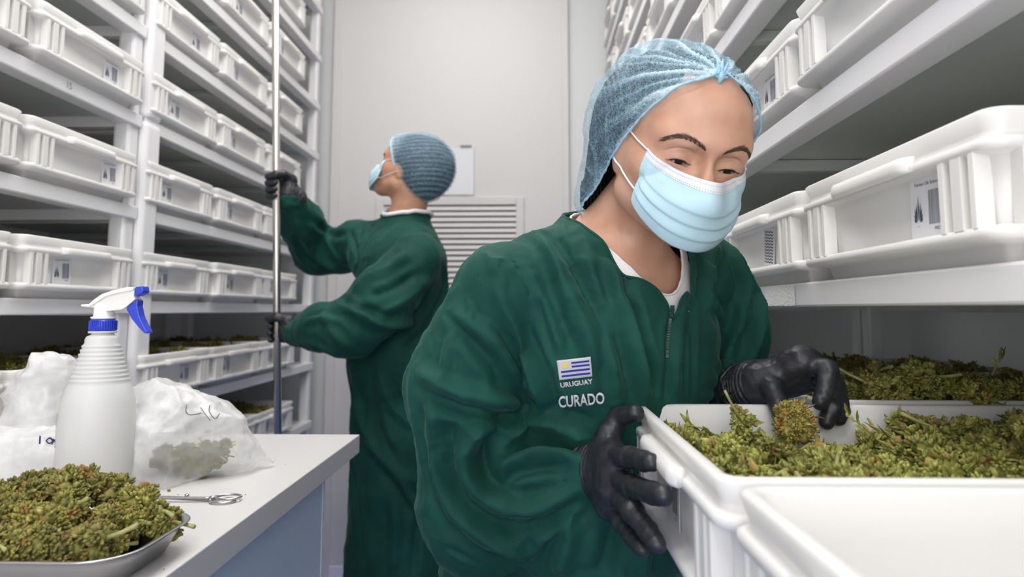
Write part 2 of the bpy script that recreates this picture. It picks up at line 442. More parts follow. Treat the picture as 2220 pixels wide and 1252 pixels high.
for yy in (-.1, 1.2):
    for xx in (ROOM_X0+.88, sx-.05):
        b = MB(); b.lathe([(.02, 0), (.02, .08)], 12, (xx-ox, yy-oy, 0)); b.build('foot', M_steel, bt)
# ------------------------------------------------------------------ implicit surface toolkit (numpy)
f32 = np.float32
def V3(p): return np.array(tuple(p), dtype=np.float64)
def cap(a, b, ra, rb=None, sc_=None):
    "tapered capsule; sc_ = (axis, factor) squashes it along a world axis"
    a = V3(a); b = V3(b); rb = ra if rb is None else rb
    r = max(ra, rb) * 1.35
    def f(P):
        pa = P - a; ba = b - a
        h = np.clip((pa @ ba) / max(ba @ ba, 1e-12), 0, 1)[:, None]
        q = pa - ba * h
        if sc_ is not None:
            n, s = V3(sc_[0]), sc_[1]; q = q + np.outer(q @ n, n) * (1/s - 1)
        return np.sqrt((q*q).sum(1)) - (ra + (rb - ra) * h[:, 0])
    return f, np.minimum(a, b) - r, np.maximum(a, b) + r
def ell(c, r, R=None):
    c = V3(c); r = V3(r)
    R = np.eye(3) if R is None else np.array(R)
    def f(P):
        q = (P - c) @ R
        k0 = np.sqrt(((q/r)**2).sum(1)); k1 = np.sqrt(((q/(r*r))**2).sum(1)) + 1e-9
        return k0 * (k0 - 1) / k1
    m = r.max()
    return f, c - m, c + m
def smin(a, b, k):
    h = np.maximum(k - np.abs(a - b), 0) / k
    return np.minimum(a, b) - h*h*k*0.25
def smax(a, b, k): return -smin(-a, -b, k)
class Field:
    def __init__(s): s.ops = []
    def u(s, prim, k=.01): s.ops.append(('u', prim, k)); return s
    def sub(s, prim, k=.01): s.ops.append(('s', prim, k)); return s
    def eval(s, P):
        d = np.full(len(P), 1.0)
        for op, (f, lo, hi), k in s.ops:
            m = ((P > lo - k - .05) & (P < hi + k + .05)).all(1)
            if not m.any(): continue
            v = f(P[m])
            d[m] = smin(d[m], v, k) if op == 'u' else smax(d[m], -v, k)
        return d
    def grid(s, xs, ys, zs):
        D = np.full((len(xs), len(ys), len(zs)), 1.0, dtype=np.float64)
        for op, (f, lo, hi), k in s.ops:
            pad = k + .02
            i0, i1 = np.searchsorted(xs, lo[0]-pad), np.searchsorted(xs, hi[0]+pad)
            j0, j1 = np.searchsorted(ys, lo[1]-pad), np.searchsorted(ys, hi[1]+pad)
            k0, k1 = np.searchsorted(zs, lo[2]-pad), np.searchsorted(zs, hi[2]+pad)
            if i1 <= i0 or j1 <= j0 or k1 <= k0: continue
            G = np.stack(np.meshgrid(xs[i0:i1], ys[j0:j1], zs[k0:k1], indexing='ij'), -1).reshape(-1, 3)
            sub = D[i0:i1, j0:j1, k0:k1]
            v = f(G).reshape(sub.shape)
            D[i0:i1, j0:j1, k0:k1] = smin(sub, v, k) if op == 'u' else smax(sub, -v, k)
        return D
def nets(D, xs, ys, zs):
    ins = D < 0
    nx, ny, nz = D.shape
    c = np.zeros((nx-1, ny-1, nz-1), dtype=np.int8)
    for a in (0, 1):
        for b_ in (0, 1):
            for e in (0, 1): c += ins[a:nx-1+a, b_:ny-1+b_, e:nz-1+e]
    act = (c > 0) & (c < 8)
    I = np.argwhere(act)
    idx = np.full(act.shape, -1, dtype=np.int64); idx[act] = np.arange(len(I))
    X = [xs, ys, zs]
    def corner(o): return D[I[:,0]+o[0], I[:,1]+o[1], I[:,2]+o[2]]
    acc = np.zeros((len(I), 3)); cnt = np.zeros(len(I))
    for ax in range(3):
        o1, o2 = [i for i in range(3) if i != ax]
        for u in (0, 1):
            for v in (0, 1):
                A = [0, 0, 0]; A[o1] = u; A[o2] = v; B = list(A); B[ax] = 1
                da, db = corner(A), corner(B)
                m = (da < 0) != (db < 0)
                t = np.where(m, da / np.where(m, da - db, 1), 0)
                p = np.zeros((len(I), 3))
                for q in range(3): p[:, q] = X[q][I[:, q] + A[q]]
                p[:, ax] += t * (X[ax][I[:, ax] + 1] - X[ax][I[:, ax]])
                acc[m] += p[m]; cnt[m] += 1
    Vv = acc / cnt[:, None]
    faces = []
    for ax in range(3):
        o1, o2 = [(1, 2), (2, 0), (0, 1)][ax]
        sl0 = [slice(1, -1)] * 3; sl1 = [slice(1, -1)] * 3
        sl0[ax] = slice(0, -1); sl1[ax] = slice(1, None)
        a, b_ = ins[tuple(sl0)], ins[tuple(sl1)]
        E_ = np.argwhere(a != b_)
        if not len(E_): continue
        flip = a[tuple(E_.T)]
        base = E_ + 1; base[:, ax] -= 1
        def cell(d1, d2):
            q = base.copy(); q[:, o1] -= d1; q[:, o2] -= d2
            return idx[q[:,0], q[:,1], q[:,2]]
        Q = np.stack([cell(1, 1), cell(0, 1), cell(0, 0), cell(1, 0)], 1)
        Q[~flip] = Q[~flip][:, ::-1]
        faces.append(Q)
    Fq = np.concatenate(faces); Fq = Fq[(Fq >= 0).all(1)]
    return Vv, Fq
def project(field, P, it=2, eps=4e-4):
    for _ in range(it):
        d = field.eval(P)
        g = np.stack([field.eval(P + np.eye(3)[i]*eps) - field.eval(P - np.eye(3)[i]*eps) for i in range(3)], 1) / (2*eps)
        n2 = (g*g).sum(1) + 1e-6
        stp = g * (d / np.maximum(n2, .3))[:, None]
        L_ = np.sqrt((stp*stp).sum(1)); stp *= np.minimum(1, .002/np.maximum(L_, 1e-9))[:, None]
        P = P - stp
    return P
def axis_pts(lo, hi, h, fine=None):
    "grid coordinates lo..hi with step h, fine = (a, b, hf) a finer band"
    if fine is None: return np.arange(lo, hi + h, h)
    a, b_, hf = fine; out = [lo]
    while out[-1] < hi:
        x = out[-1]
        dd = 0 if a <= x <= b_ else min(abs(x-a), abs(x-b_))
        out.append(x + min(h, hf + dd * .25))
    return np.array(out)
def raw_mesh(name, V_, F_, smooth=True):
    me = bpy.data.meshes.new(name)
    me.vertices.add(len(V_)); me.vertices.foreach_set('co', np.asarray(V_, dtype=f32).ravel())
    n = F_.shape[1]; me.loops.add(F_.size); me.loops.foreach_set('vertex_index', F_.astype(np.int32).ravel())
    me.polygons.add(len(F_)); me.polygons.foreach_set('loop_start', np.arange(0, F_.size, n, dtype=np.int32))
    me.polygons.foreach_set('use_smooth', np.full(len(F_), smooth))
    me.update(calc_edges=True); me.validate()
    return me
def vnormals(V_, F_):
    a, b_, c, d = (V_[F_[:, i]] for i in range(4))
    fn = np.cross(c - a, d - b_)
    N_ = np.zeros_like(V_)
    for i in range(4): np.add.at(N_, F_[:, i], fn)
    return N_ / (np.linalg.norm(N_, axis=1)[:, None] + 1e-12)
def relax(V_, F_, it=1, lam=.5):
    for _ in range(it):
        S = np.zeros_like(V_); C_ = np.zeros(len(V_))
        for i in range(4):
            j = F_[:, (i+1) % 4]; k = F_[:, i]
            np.add.at(S, k, V_[j]); np.add.at(C_, k, 1); np.add.at(S, j, V_[k]); np.add.at(C_, j, 1)
        V_ = V_ + lam * (S / np.maximum(C_, 1)[:, None] - V_)
    return V_
def keep_faces(V_, F_, mask):
    "drop faces where any vertex is masked out"
    Fk = F_[mask[F_].all(1)]
    used = np.unique(Fk); re = np.full(len(V_), -1); re[used] = np.arange(len(used))
    return V_[used], re[Fk], used
_rs = np.random.RandomState(5)
_LAT = _rs.rand(32, 32, 32)
def vnoise(P, seed=0):
    P = P + seed * 7.31; i = np.floor(P).astype(int); f_ = P - i; f_ = f_*f_*(3 - 2*f_)
    out = 0
    for a in (0, 1):
        for b_ in (0, 1):
            for c in (0, 1):
                w_ = (f_[:,0] if a else 1-f_[:,0]) * (f_[:,1] if b_ else 1-f_[:,1]) * (f_[:,2] if c else 1-f_[:,2])
                out = out + w_ * _LAT[(i[:,0]+a) % 32, (i[:,1]+b_) % 32, (i[:,2]+c) % 32]
    return out * 2 - 1
def creases(P, s, seed=0):
    "ridged noise: sharp crests, 0..1"
    return (1 - np.abs(vnoise(P*s, seed) + .35*vnoise(P*s*2.1, seed+3)))**3
def segdist(P, L_):
    "distance from P to polyline L_, and the parameter along it"
    best = np.full(len(P), 9.0); par = np.zeros(len(P)); side = np.zeros(len(P))
    n = len(L_) - 1
    for i in range(n):
        a, b_ = L_[i], L_[i+1]; ba = b_ - a
        h = np.clip(((P - a) @ ba) / max(ba @ ba, 1e-12), 0, 1)
        q = P - a - h[:, None]*ba; d = np.sqrt((q*q).sum(1))
        m = d < best; best[m] = d[m]; par[m] = (i + h[m]) / n
    return best, par
def smoothline(pts, n=6):
    "Catmull-Rom through pixel points"
    pts = [np.array(p, float) for p in pts]; out = []
    for i in range(len(pts) - 1):
        p0 = pts[max(i-1, 0)]; p1 = pts[i]; p2 = pts[i+1]; p3 = pts[min(i+2, len(pts)-1)]
        for k in range(n):
            t = k / n
            out.append(.5*((2*p1) + (-p0+p2)*t + (2*p0-5*p1+4*p2-p3)*t*t + (-p0+3*p1-3*p2+p3)*t**3))
    out.append(pts[-1]); return out
CAM = Vector((0, 0, E))
def ray(bvh, px, py):
    d = (at(px, py, 1.0) - CAM).normalized()
    h, n, i, dist = bvh.ray_cast(CAM, d)
    return (h, n)
def apply_folds(V_, F_, folds):
    "folds: (pixel polyline, half width in m, height in m); each is laid on the cloth and raises or sinks it"
    bvh = BVHTree.FromPolygons(V_.tolist(), F_.tolist())
    Nn = vnormals(V_, F_); D = np.zeros(len(V_))
    for pts, wd, amp in folds:
        L3 = []; Ln = []
        for p in smoothline(pts, 4):
            h, n = ray(bvh, p[0], p[1])
            if h is not None:
                if L3 and (h - Vector(L3[-1])).length > .09: continue
                L3.append(np.array(h)); Ln.append(np.array(n))
        if len(L3) < 2: continue
        L3 = np.array(L3); lo = L3.min(0) - wd*4; hi = L3.max(0) + wd*4
        nm = np.mean(Ln, 0); nm /= np.linalg.norm(nm) + 1e-9
        m = np.where(((V_ > lo) & (V_ < hi)).all(1) & ((Nn @ nm) > -.2))[0]
        if not len(m): continue
        d, t = segdist(V_[m], L3)
        x = d / wd
        taper = np.clip(np.minimum(t, 1-t)*5 + .12, 0, 1)
        D[m] += amp * taper * (np.exp(-np.abs(x)**1.35*1.5) - .38*np.exp(-((x-1.9)/.8)**2))
    return V_ + Nn * D[:, None]
def hframe(pos, yaw, pitch, roll):
    M = Matrix.Translation(pos) @ Matrix.Rotation(math.radians(yaw), 4, 'Z') @ Matrix.Rotation(math.radians(pitch), 4, 'X') @ Matrix.Rotation(math.radians(roll), 4, 'Y')
    return M
def in_frame(M, prim):
    "a primitive given in a local frame, evaluated in world space"
    f, lo, hi = prim
    Mi = np.array(M.inverted()); R = Mi[:3, :3]; t = Mi[:3, 3]
    c = np.array([[x, y, z] for x in (lo[0], hi[0]) for y in (lo[1], hi[1]) for z in (lo[2], hi[2])])
    Mn = np.array(M); cw = c @ Mn[:3, :3].T + Mn[:3, 3]
    return (lambda P: f(P @ R.T + t)), cw.min(0), cw.max(0)

# ------------------------------------------------------------------ heads
EYE = (.0315, .0735, 0.0); ER = .0122
def lid_opening(c, up0, lo0, sgn):
    "the slit between the lids: a wedge in angle around the eyeball centre"
    c = V3(c)
    def f(P):
        q = P - c; r = np.sqrt((q*q).sum(1)) + 1e-9
        az = np.arctan2(q[:, 0], q[:, 1]); el = np.arcsin(np.clip(q[:, 2]/r, -1, 1))
        a = az / math.radians(50)
        k = np.clip(1 - a*a, 0, 1)**.6
        mid = math.radians((up0 + lo0)/2) + math.radians(3)*a*sgn; half = math.radians((up0 - lo0)/2) * k
        d = (np.abs(el - mid) - half) * r
        d = np.where((np.abs(a) < 1) & (q[:, 1] > 0), d, .02)
        return np.maximum(d, np.maximum(r - .021, -(r - .004)))
    return f, c - .022, c + .022
def head_field(Fd, M, up0=-8, lo0=-35, male=False):
    def U(p, k): Fd.u(in_frame(M, p), k)
    def S(p, k): Fd.sub(in_frame(M, p), k)
    U(ell((0, -.016, .036), (.076, .097, .086)), .01)
    U(ell((0, .028, -.014), (.0665, .066, .082)), .03)
    U(ell((0, .046, .050), (.056, .046, .048)), .03)
    for s in (1, -1):
        U(cap((s*.052, .005, -.058), (s*.012, .072, -.086), .020, .016), .03)
        U(cap((s*.046, .056, -.022), (s*.060, .010, -.012), .017, .012), .025)
        U(cap((s*.012, .087, .020), (s*.046, .072, .023), .0085, .0075), .028)
        U(ell((s*.073, -.006, -.010), (.008, .018, .030)), .008)
        U(ell((s*.022, .083, -.056), (.020, .016, .020)), .02)
    U(ell((0, .076, -.083), (.020, .016, .016)), .018)
    U(ell((0, .084, -.064), (.026, .016, .020)), .018)
    U(cap((0, .086, .012), (0, .1085, -.030), .0075, .0095), .012)
    U(ell((0, .110, -.036), (.0115, .012, .0095)), .008)
    for s in (1, -1):
        U(ell((s*.0115, .100, -.040), (.007, .010, .008)), .006)
        S(ell((s*.034, .0985, -.003), (.018, .013, .011)), .016)
        S(ell((s*.018, .099, .001), (.007, .011, .010)), .014)
    U(ell((0, .0985, -.0555), (.023, .009, .0055)), .004)
    U(ell((0, .0965, -.0635), (.019, .009, .006)), .004)
    for s in (1, -1):
        c = (s*EYE[0], EYE[1], EYE[2])
        U(ell(c, (.0158, .0138, .0140)), .006)
        S(lid_opening(c, up0, lo0, s), .0012)
        S(ell(c, (ER*1.015,)*3), .0008)
M_skin = mat('skin', (0.72, 0.44, 0.32), 0.42, Subsurface_Weight=0.12, Subsurface_Scale=0.008)
M_skin.node_tree.nodes['Principled BSDF'].inputs['Subsurface Radius'].default_value = (1, .35, .2)
vary(M_skin, (0.55, 0.285, 0.185), (0.63, 0.37, 0.26), 26, 5, .3, .7)
bump(M_skin, 900, .12, .0006, detail=4)
M_skin2 = mat('tanned_skin', (0.50, 0.26, 0.16), 0.5, Subsurface_Weight=0.1, Subsurface_Scale=0.008)
vary(M_skin2, (0.46, 0.22, 0.13), (0.56, 0.31, 0.20), 30, 5, .3, .7)
M_white_eye = mat('eye_white', (.72, .66, .63), .15)
M_iris = mat('dark_brown_iris', (.02, .011, .007), .08)
M_hair = bump(mat('dark_brown_hair', (.022, .014, .011), .5), 60, .8, .004, 'wave', stretch=(1, 6, 1))
M_brow = mat('brown_brow_hair', (.10, .055, .036), .6)
M_lash = mat('black_lash', (.01, .008, .008), .5)

def smooth_loop(V_, loop, it=10):
    P = V_[loop].copy()
    for _ in range(it): P = (np.roll(P, 1, 0) + 2*P + np.roll(P, -1, 0))/4
    V_[loop] = P; return V_
def despike(V_, F_, thr=.0009, it=6):
    for _ in range(it):
        R_ = relax(V_, F_, 1, .6); m = np.linalg.norm(R_ - V_, axis=1) > thr; V_ = np.where(m[:, None], R_, V_)
    return V_
def boundary_loops(F_):
    e = np.concatenate([F_[:, [i, (i+1) % 4]] for i in range(4)])
    key = np.sort(e, 1); _, inv, cnt = np.unique(key, axis=0, return_inverse=True, return_counts=True)
    be = e[cnt[inv.ravel()] == 1]; nx = {}
    for a, b_ in be: nx.setdefault(int(a), []).append(int(b_))
    loops = []
    while nx:
        s0 = next(iter(nx)); lp = [s0]; cur = s0
        while cur in nx:
            n_ = nx[cur].pop()
            if not nx[cur]: del nx[cur]
            if n_ == s0: break
            lp.append(n_); cur = n_
        loops.append(lp)
    return sorted(loops, key=len, reverse=True)
def rim_tube(V_, loop, rad, n=6, step=2, it=6, jit=0.0, off=None):
    P = V_[loop][::step].copy()
    for _ in range(it): P = (np.roll(P, 1, 0) + 2*P + np.roll(P, -1, 0))/4
    if off is not None: P = P + np.array(off)
    P = np.vstack([P, P[:1]]); b = MB()
    b.tube([Vector(p) for p in P], [rad*(1 + jit*math.sin(k*1.9) + jit*.6*math.sin(k*4.7)) for k in range(len(P))], n)
    return b, P
# ------------------------------------------------------------------ the woman
import time; _t0 = time.time()
H = hframe((.190, .872, 1.502), 191, -21, -8.5)
def hw_(p): return H @ Vector(p)
WR = Vector((-.866, -.5, 0)); WF = Vector((.5, -.866, 0))      # her right, her front
SC = Vector((.106, .985, 1.335))
SHR = SC + WR*.165 + Vector((0, 0, 0)); SHL = SC - WR*.172 + Vector((0, .0, -.012))
ELR = at(1040, 1100, .945); WRR = at(1303, 1018, .858)
ELL_ = at(1560, 850, 1.11); WRL = at(1636, 838, .928)
PEL = Vector((.035, 1.165, .93)); NB = Vector((.128, .99, 1.405))
woman = empty('person', (.035, 1.165, 0), 'woman in green gown, blue hair cap and face mask holding the pulled out tote', 'person')
woman_loc = Vector((.035, 1.165, 0))
def person_part(name, me, m, parent, base):
    o = link(name, me, parent, m)
    if parent is not None and parent.type == 'EMPTY': o.location = -base
    return o
Bd = Field()
head_field(Bd, H)
Bd.u(cap(hw_((0, -.034, -.045)), NB, .052, .060), .03)
Bd.u(cap(hw_((.030, -.03, -.06)), NB + WF*.058 + WR*.012 + Vector((0,0,-.022)), .012, .009), .02)
Bd.u(cap(hw_((-.030, -.03, -.06)), NB + WF*.060 - WR*.012 + Vector((0,0,-.022)), .012, .009), .02)
Bd.u(cap(NB + WF*.045 + WR*.02 + Vector((0,0,-.035)), SHR + WF*.02 + Vector((0, 0, -.02)), .015, .015), .03)
Bd.u(cap(NB + WF*.045 - WR*.02 + Vector((0,0,-.035)), SHL + WF*.02 + Vector((0, 0, -.02)), .015, .015), .03)
Bd.u(cap(NB + Vector((0, 0, -.035)) - WF*.02, SHR + Vector((0, 0, -.02)), .050, .042), .05)
Bd.u(cap(NB + Vector((0, 0, -.035)) - WF*.02, SHL + Vector((0, 0, -.02)), .050, .042), .05)
Bd.u(cap(SC + Vector((0, 0, -.06)), PEL + Vector((0, 0, .05)), .11, .115, (WF, .75)), .06)
Bd.u(cap(SC + WR*.07 + Vector((0, 0, -.04)), SC - WR*.07 + Vector((0, 0, -.04)), .070, .070, (WF, .9)), .05)
for a, e, w_ in ((SHR, ELR, WRR), (SHL, ELL_, WRL)):
    Bd.u(cap(a, e, .044, .034), .04); Bd.u(cap(e, w_, .034, .024), .02)
for s in (1, -1):
    hp = PEL + WR*.075*s; kn = Vector((PEL.x + WR.x*.085*s + .02, PEL.y + WR.y*.085*s - .02, .48)); an = Vector((kn.x, kn.y + .02, .10))
    Bd.u(cap(hp, kn, .085, .055), .05); Bd.u(cap(kn, an, .052, .036), .03)
xs = axis_pts(-.16, .42, .008, (.115, .25, .0012)); ys = axis_pts(.74, 1.26, .008, (.77, .83, .0011)); zs = axis_pts(.06, 1.62, .012, (1.465, 1.545, .0012))
Dg = Bd.grid(xs, ys, zs)
Vb, Fb = nets(Dg, xs, ys, zs)
Vb = project(Bd, Vb, 2)
def eye_folds(V_, F_, M):
    Mi = np.array(M.inverted()); q = V_ @ Mi[:3, :3].T + Mi[:3, 3]; N_ = vnormals(V_, F_); D = np.zeros(len(V_))
    m = np.where((q[:, 1] > .06) & (np.abs(q[:, 2]) < .03) & (np.abs(q[:, 0]) < .07))[0]
    for s in (1, -1):
        for pts, wd, amp in (([(s*.0150, .0068), (s*.024, .0108), (s*.034, .0118), (s*.045, .0085), (s*.051, .003)], .0011, -.0011),
                             ([(s*.018, -.0115), (s*.030, -.0150), (s*.042, -.0125)], .0014, -.0006),
                             ([(s*.0150, .0105), (s*.026, .0155), (s*.040, .0145)], .0022, .0007)):
            L_ = np.array([[p[0], p[1]] for p in smoothline(pts, 5)]); L3 = np.stack([L_[:, 0], L_[:, 1]*0, L_[:, 1]], 1)
            P2 = q[m].copy(); P2[:, 1] = 0; d, t = segdist(P2, L3)
            D[m] += amp*np.exp(-(d/wd)**2)*np.clip(np.minimum(t, 1-t)*4 + .2, 0, 1)
    return V_ + N_*D[:, None]
Vb = eye_folds(Vb, Fb, H)
body = person_part('body', raw_mesh('body', Vb, Fb), M_skin, woman, woman_loc)
head_bvh = BVHTree.FromPolygons(Vb.tolist(), Fb.tolist())
print('body', len(Vb), time.time() - _t0)

def eyes(M, owner, base, el=-24, az=(0, 0)):
    for k, s in enumerate((1, -1)):
        c = Vector((s*EYE[0], EYE[1], EYE[2]))
        prof = [(ER*math.sin(t), ER*math.cos(t)) for t in np.linspace(.001, PI-.001, 18)]
        b = MB(); b.lathe(prof, 24)
        e = b.build('eye', M_white_eye, owner)
        e.matrix_local = Matrix.Translation(-base) @ M @ Matrix.Translation(c) @ Matrix.Rotation(math.radians(el), 4, 'X') @ Matrix.Rotation(math.radians(az[k]), 4, 'Z') @ Matrix.Rotation(-PI/2, 4, 'X')
        b = MB(); R_ = ER + .00035
        b.lathe([(R_*math.sin(t), R_*math.cos(t) + (.0004 if t < .3 else 0)) for t in np.linspace(.001, .45, 9)], 28, cap1=False)
        b.build('iris', M_iris, e)
eyes(H, woman, woman_loc, -25, (0, 0))

def hairs(name, M, pts, n, length, direction, rad, material, owner, base, bvh, spread=.0035, seed=1, lift=.0004, curl=0.0):
    "short hairs laid on the skin along a local polyline"
    rnd = random.Random(seed); b = MB(); L_ = [Vector(p) for p in smoothline(pts, 8)]
    for i in range(n):
        t = rnd.random() * (len(L_) - 1.001); k = int(t); p = L_[k].lerp(L_[k+1], t-k)
        tan = (L_[k+1] - L_[k]).normalized()
        f_ = t / (len(L_)-1); sp = spread * (math.sin(min(1, f_*1.25+.15)*PI*.62)) 
        p = p + Vector((0, 0, rnd.uniform(-1, 1) * sp))
        d = (tan * direction[0] + Vector((0, 0, direction[1] * (1 - f_*1.3))) + Vector((rnd.uniform(-.2,.2), 0, rnd.uniform(-.2,.2)))).normalized()
        pts3 = []
        for q in (0, .5, 1):
            w = M @ (p + d*length*q + Vector((0, .14, 0))); dr = (M.to_3x3() @ Vector((0, -1, 0)))
            hit = bvh.ray_cast(w, dr, .12)
            if hit[0] is None: break
            pts3.append(hit[0] - dr*(lift + .0004*q) - base)
        if len(pts3) == 3: b.tube(pts3, [rad, rad*.8, rad*.15], 3)
    return b.build(name, material, owner)
for s in (1, -1):
    hairs('eyebrow', H, [(s*.011, 0, .0150), (s*.022, 0, .0205), (s*.034, 0, .0245), (s*.044, 0, .0240), (s*.055, 0, .0185)], 330, .0060, (1, .8), .00019, M_brow, woman, woman_loc, head_bvh, spread=.0027, seed=3+s)
def lashes(M, el_up, owner, base, s, seed=1, n=40, ln=.0068):
    b = MB(); c = Vector((s*EYE[0], EYE[1], EYE[2])); rnd = random.Random(seed)
    for i in range(n):
        a = -.92 + 1.84*i/(n-1); az = math.radians(50*a); mid = math.radians(-20.5) + math.radians(3)*a*s; k = (1-a*a)**.6
        el = mid + math.radians(12.5)*k
        r0 = .0146
        def dirv(az, el, r): return c + Vector((math.sin(az)*math.cos(el), math.cos(az)*math.cos(el), math.sin(el)))*r
        p0 = dirv(az, el, r0); sp = az*1.25
        p1 = dirv(sp, el - .08, r0 + ln*.5); p2 = dirv(sp*1.1, el + .02, r0 + ln*(1.0+rnd.uniform(-.15, .1)))
        b.tube([M @ p0 - base, M @ p1 - base, M @ p2 - base], [.00022, .00016, .00004], 3)
    # dark lash line
    pts = []
    for i in range(21):
        a = -.97 + 1.94*i/20; az = math.radians(50*a); mid = math.radians(-20.5) + math.radians(3)*a*s; el = mid + math.radians(12.5)*max(0, 1-a*a)**.6
        pts.append(M @ (c + Vector((math.sin(az)*math.cos(el), math.cos(az)*math.cos(el), math.sin(el)))*.0142) - base)
    b.tube(pts, .00045, 5)
    return b.build('eyelashes', M_lash, owner)
for s in (1, -1): lashes(H, 0, woman, woman_loc, s)

# ---- hair under the cap
BUN = at(1303, 404, .972)
hl = Vector(np.array(H.inverted() @ BUN))
def capfield(grow):
    Fd = Field()
    Fd.u(in_frame(H, ell((0, -.014, .040), (.083+grow, .103+grow, .088+grow))), .01)
    Fd.u(in_frame(H, ell((.012, -.050, .035), (.078+grow, .075+grow, .080+grow))), .04)
    Fd.u(cap(H @ Vector((.02, -.06, .03)), BUN + Vector((.012, .0, -.012)), .062+grow, .046+grow), .07)
    Fd.u(in_frame(H, ell((0, .046, .050), (.061+grow, .050+grow, .052+grow))), .02)
    return Fd
def rim_g(P):
    Mi = np.array(H.inverted()); q = P @ Mi[:3, :3].T + Mi[:3, 3]
    y, z, x = q[:, 1], q[:, 2], q[:, 0]
    return (z - .084) - 1.12*(y - .075) + 3.2*x*x - .022*np.exp(-(x/.020)**2), q
hf = capfield(-.004)
xs = np.arange(.02, .36, .005); ys = np.arange(.72, 1.12, .005); zs = np.arange(1.33, 1.64, .005)
Vh, Fh = nets(hf.grid(xs, ys, zs), xs, ys, zs); Vh = project(hf, Vh, 2)
g, q = rim_g(Vh); Vh, Fh, _ = keep_faces(Vh, Fh, g > .018)
Nh = vnormals(Vh, Fh); Vh = Vh + Nh * (.0025*creases(Vh*np.array([1, 1, .4]), 70))[:, None]
hair = person_part('hair', raw_mesh('hair', Vh, Fh), M_hair, woman, woman_loc)
# ---- bouffant cap
def cap_material(name, blue=(.30, .62, .82), base=.08):
    m = bpy.data.materials.new(name); m.use_nodes = True; N, L = nt(m); b = N['Principled BSDF']
    tc = N.new('ShaderNodeTexCoord')
    warp = N.new('ShaderNodeTexNoise'); warp.inputs['Scale'].default_value = 90; warp.inputs['Detail'].default_value = 3
    L.new(tc.outputs['Object'], warp.inputs['Vector'])
    mixv = N.new('ShaderNodeMix'); mixv.data_type = 'RGBA'; mixv.blend_type = 'ADD'; mixv.inputs['Factor'].default_value = .012
    L.new(tc.outputs['Object'], mixv.inputs[6]); L.new(warp.outputs['Color'], mixv.inputs[7])
    acc = None
    for scl, wd in ((150, .035), (260, .045), (85, .02)):
        v = N.new('ShaderNodeTexVoronoi'); v.feature = 'DISTANCE_TO_EDGE'; v.inputs['Scale'].default_value = scl
        L.new(mixv.outputs[2], v.inputs['Vector'])
        r = N.new('ShaderNodeMapRange'); r.inputs['From Min'].default_value = 0; r.inputs['From Max'].default_value = wd*2.2; r.inputs['To Min'].default_value = .95; r.inputs['To Max'].default_value = 0
        L.new(v.outputs['Distance'], r.inputs['Value'])
        if acc is None: acc = r.outputs[0]
        else:
            mx = N.new('ShaderNodeMath'); mx.operation = 'MAXIMUM'; L.new(acc, mx.inputs[0]); L.new(r.outputs[0], mx.inputs[1]); acc = mx.outputs[0]
    at_ = N.new('ShaderNodeAttribute'); at_.attribute_name = 'dens'
    ad = N.new('ShaderNodeMath'); ad.operation = 'MULTIPLY_ADD'; L.new(acc, ad.inputs[0]); ad.inputs[1].default_value = .35; ad.inputs[2].default_value = base
    ad2 = N.new('ShaderNodeMath'); ad2.operation = 'ADD'; ad2.use_clamp = True; L.new(ad.outputs[0], ad2.inputs[0]); L.new(at_.outputs['Fac'], ad2.inputs[1])
    rp = N.new('ShaderNodeValToRGB'); rp.color_ramp.elements[0].position = .2; rp.color_ramp.elements[1].position = 1
    rp.color_ramp.elements[0].color = (*blue, 1); rp.color_ramp.elements[1].color = (.70, .88, .96, 1)
    L.new(ad2.outputs[0], rp.inputs[0]); L.new(rp.outputs[0], b.inputs['Base Color']); b.inputs['Roughness'].default_value = .6
    tl = N.new('ShaderNodeBsdfTranslucent'); L.new(rp.outputs[0], tl.inputs[0])
    m1 = N.new('ShaderNodeMixShader'); m1.inputs[0].default_value = .3; L.new(b.outputs[0], m1.inputs[1]); L.new(tl.outputs[0], m1.inputs[2])
    tr = N.new('ShaderNodeBsdfTransparent'); m2 = N.new('ShaderNodeMixShader'); L.new(ad2.outputs[0], m2.inputs[0]); L.new(tr.outputs[0], m2.inputs[1]); L.new(m1.outputs[0], m2.inputs[2])
    L.new(m2.outputs[0], N['Material Output'].inputs[0])
    return m
M_cap = cap_material('blue_nonwoven_cap')
cf = capfield(.004)
xs = np.arange(.0, .38, .0032); ys = np.arange(.72, 1.14, .0032); zs = np.arange(1.32, 1.66, .0032)
Vc, Fc = nets(cf.grid(xs, ys, zs), xs, ys, zs); Vc = project(cf, Vc, 2)
g, q = rim_g(Vc); Vc, Fc, used = keep_faces(Vc, Fc, g > 0); q = q[used]; g = g[used]
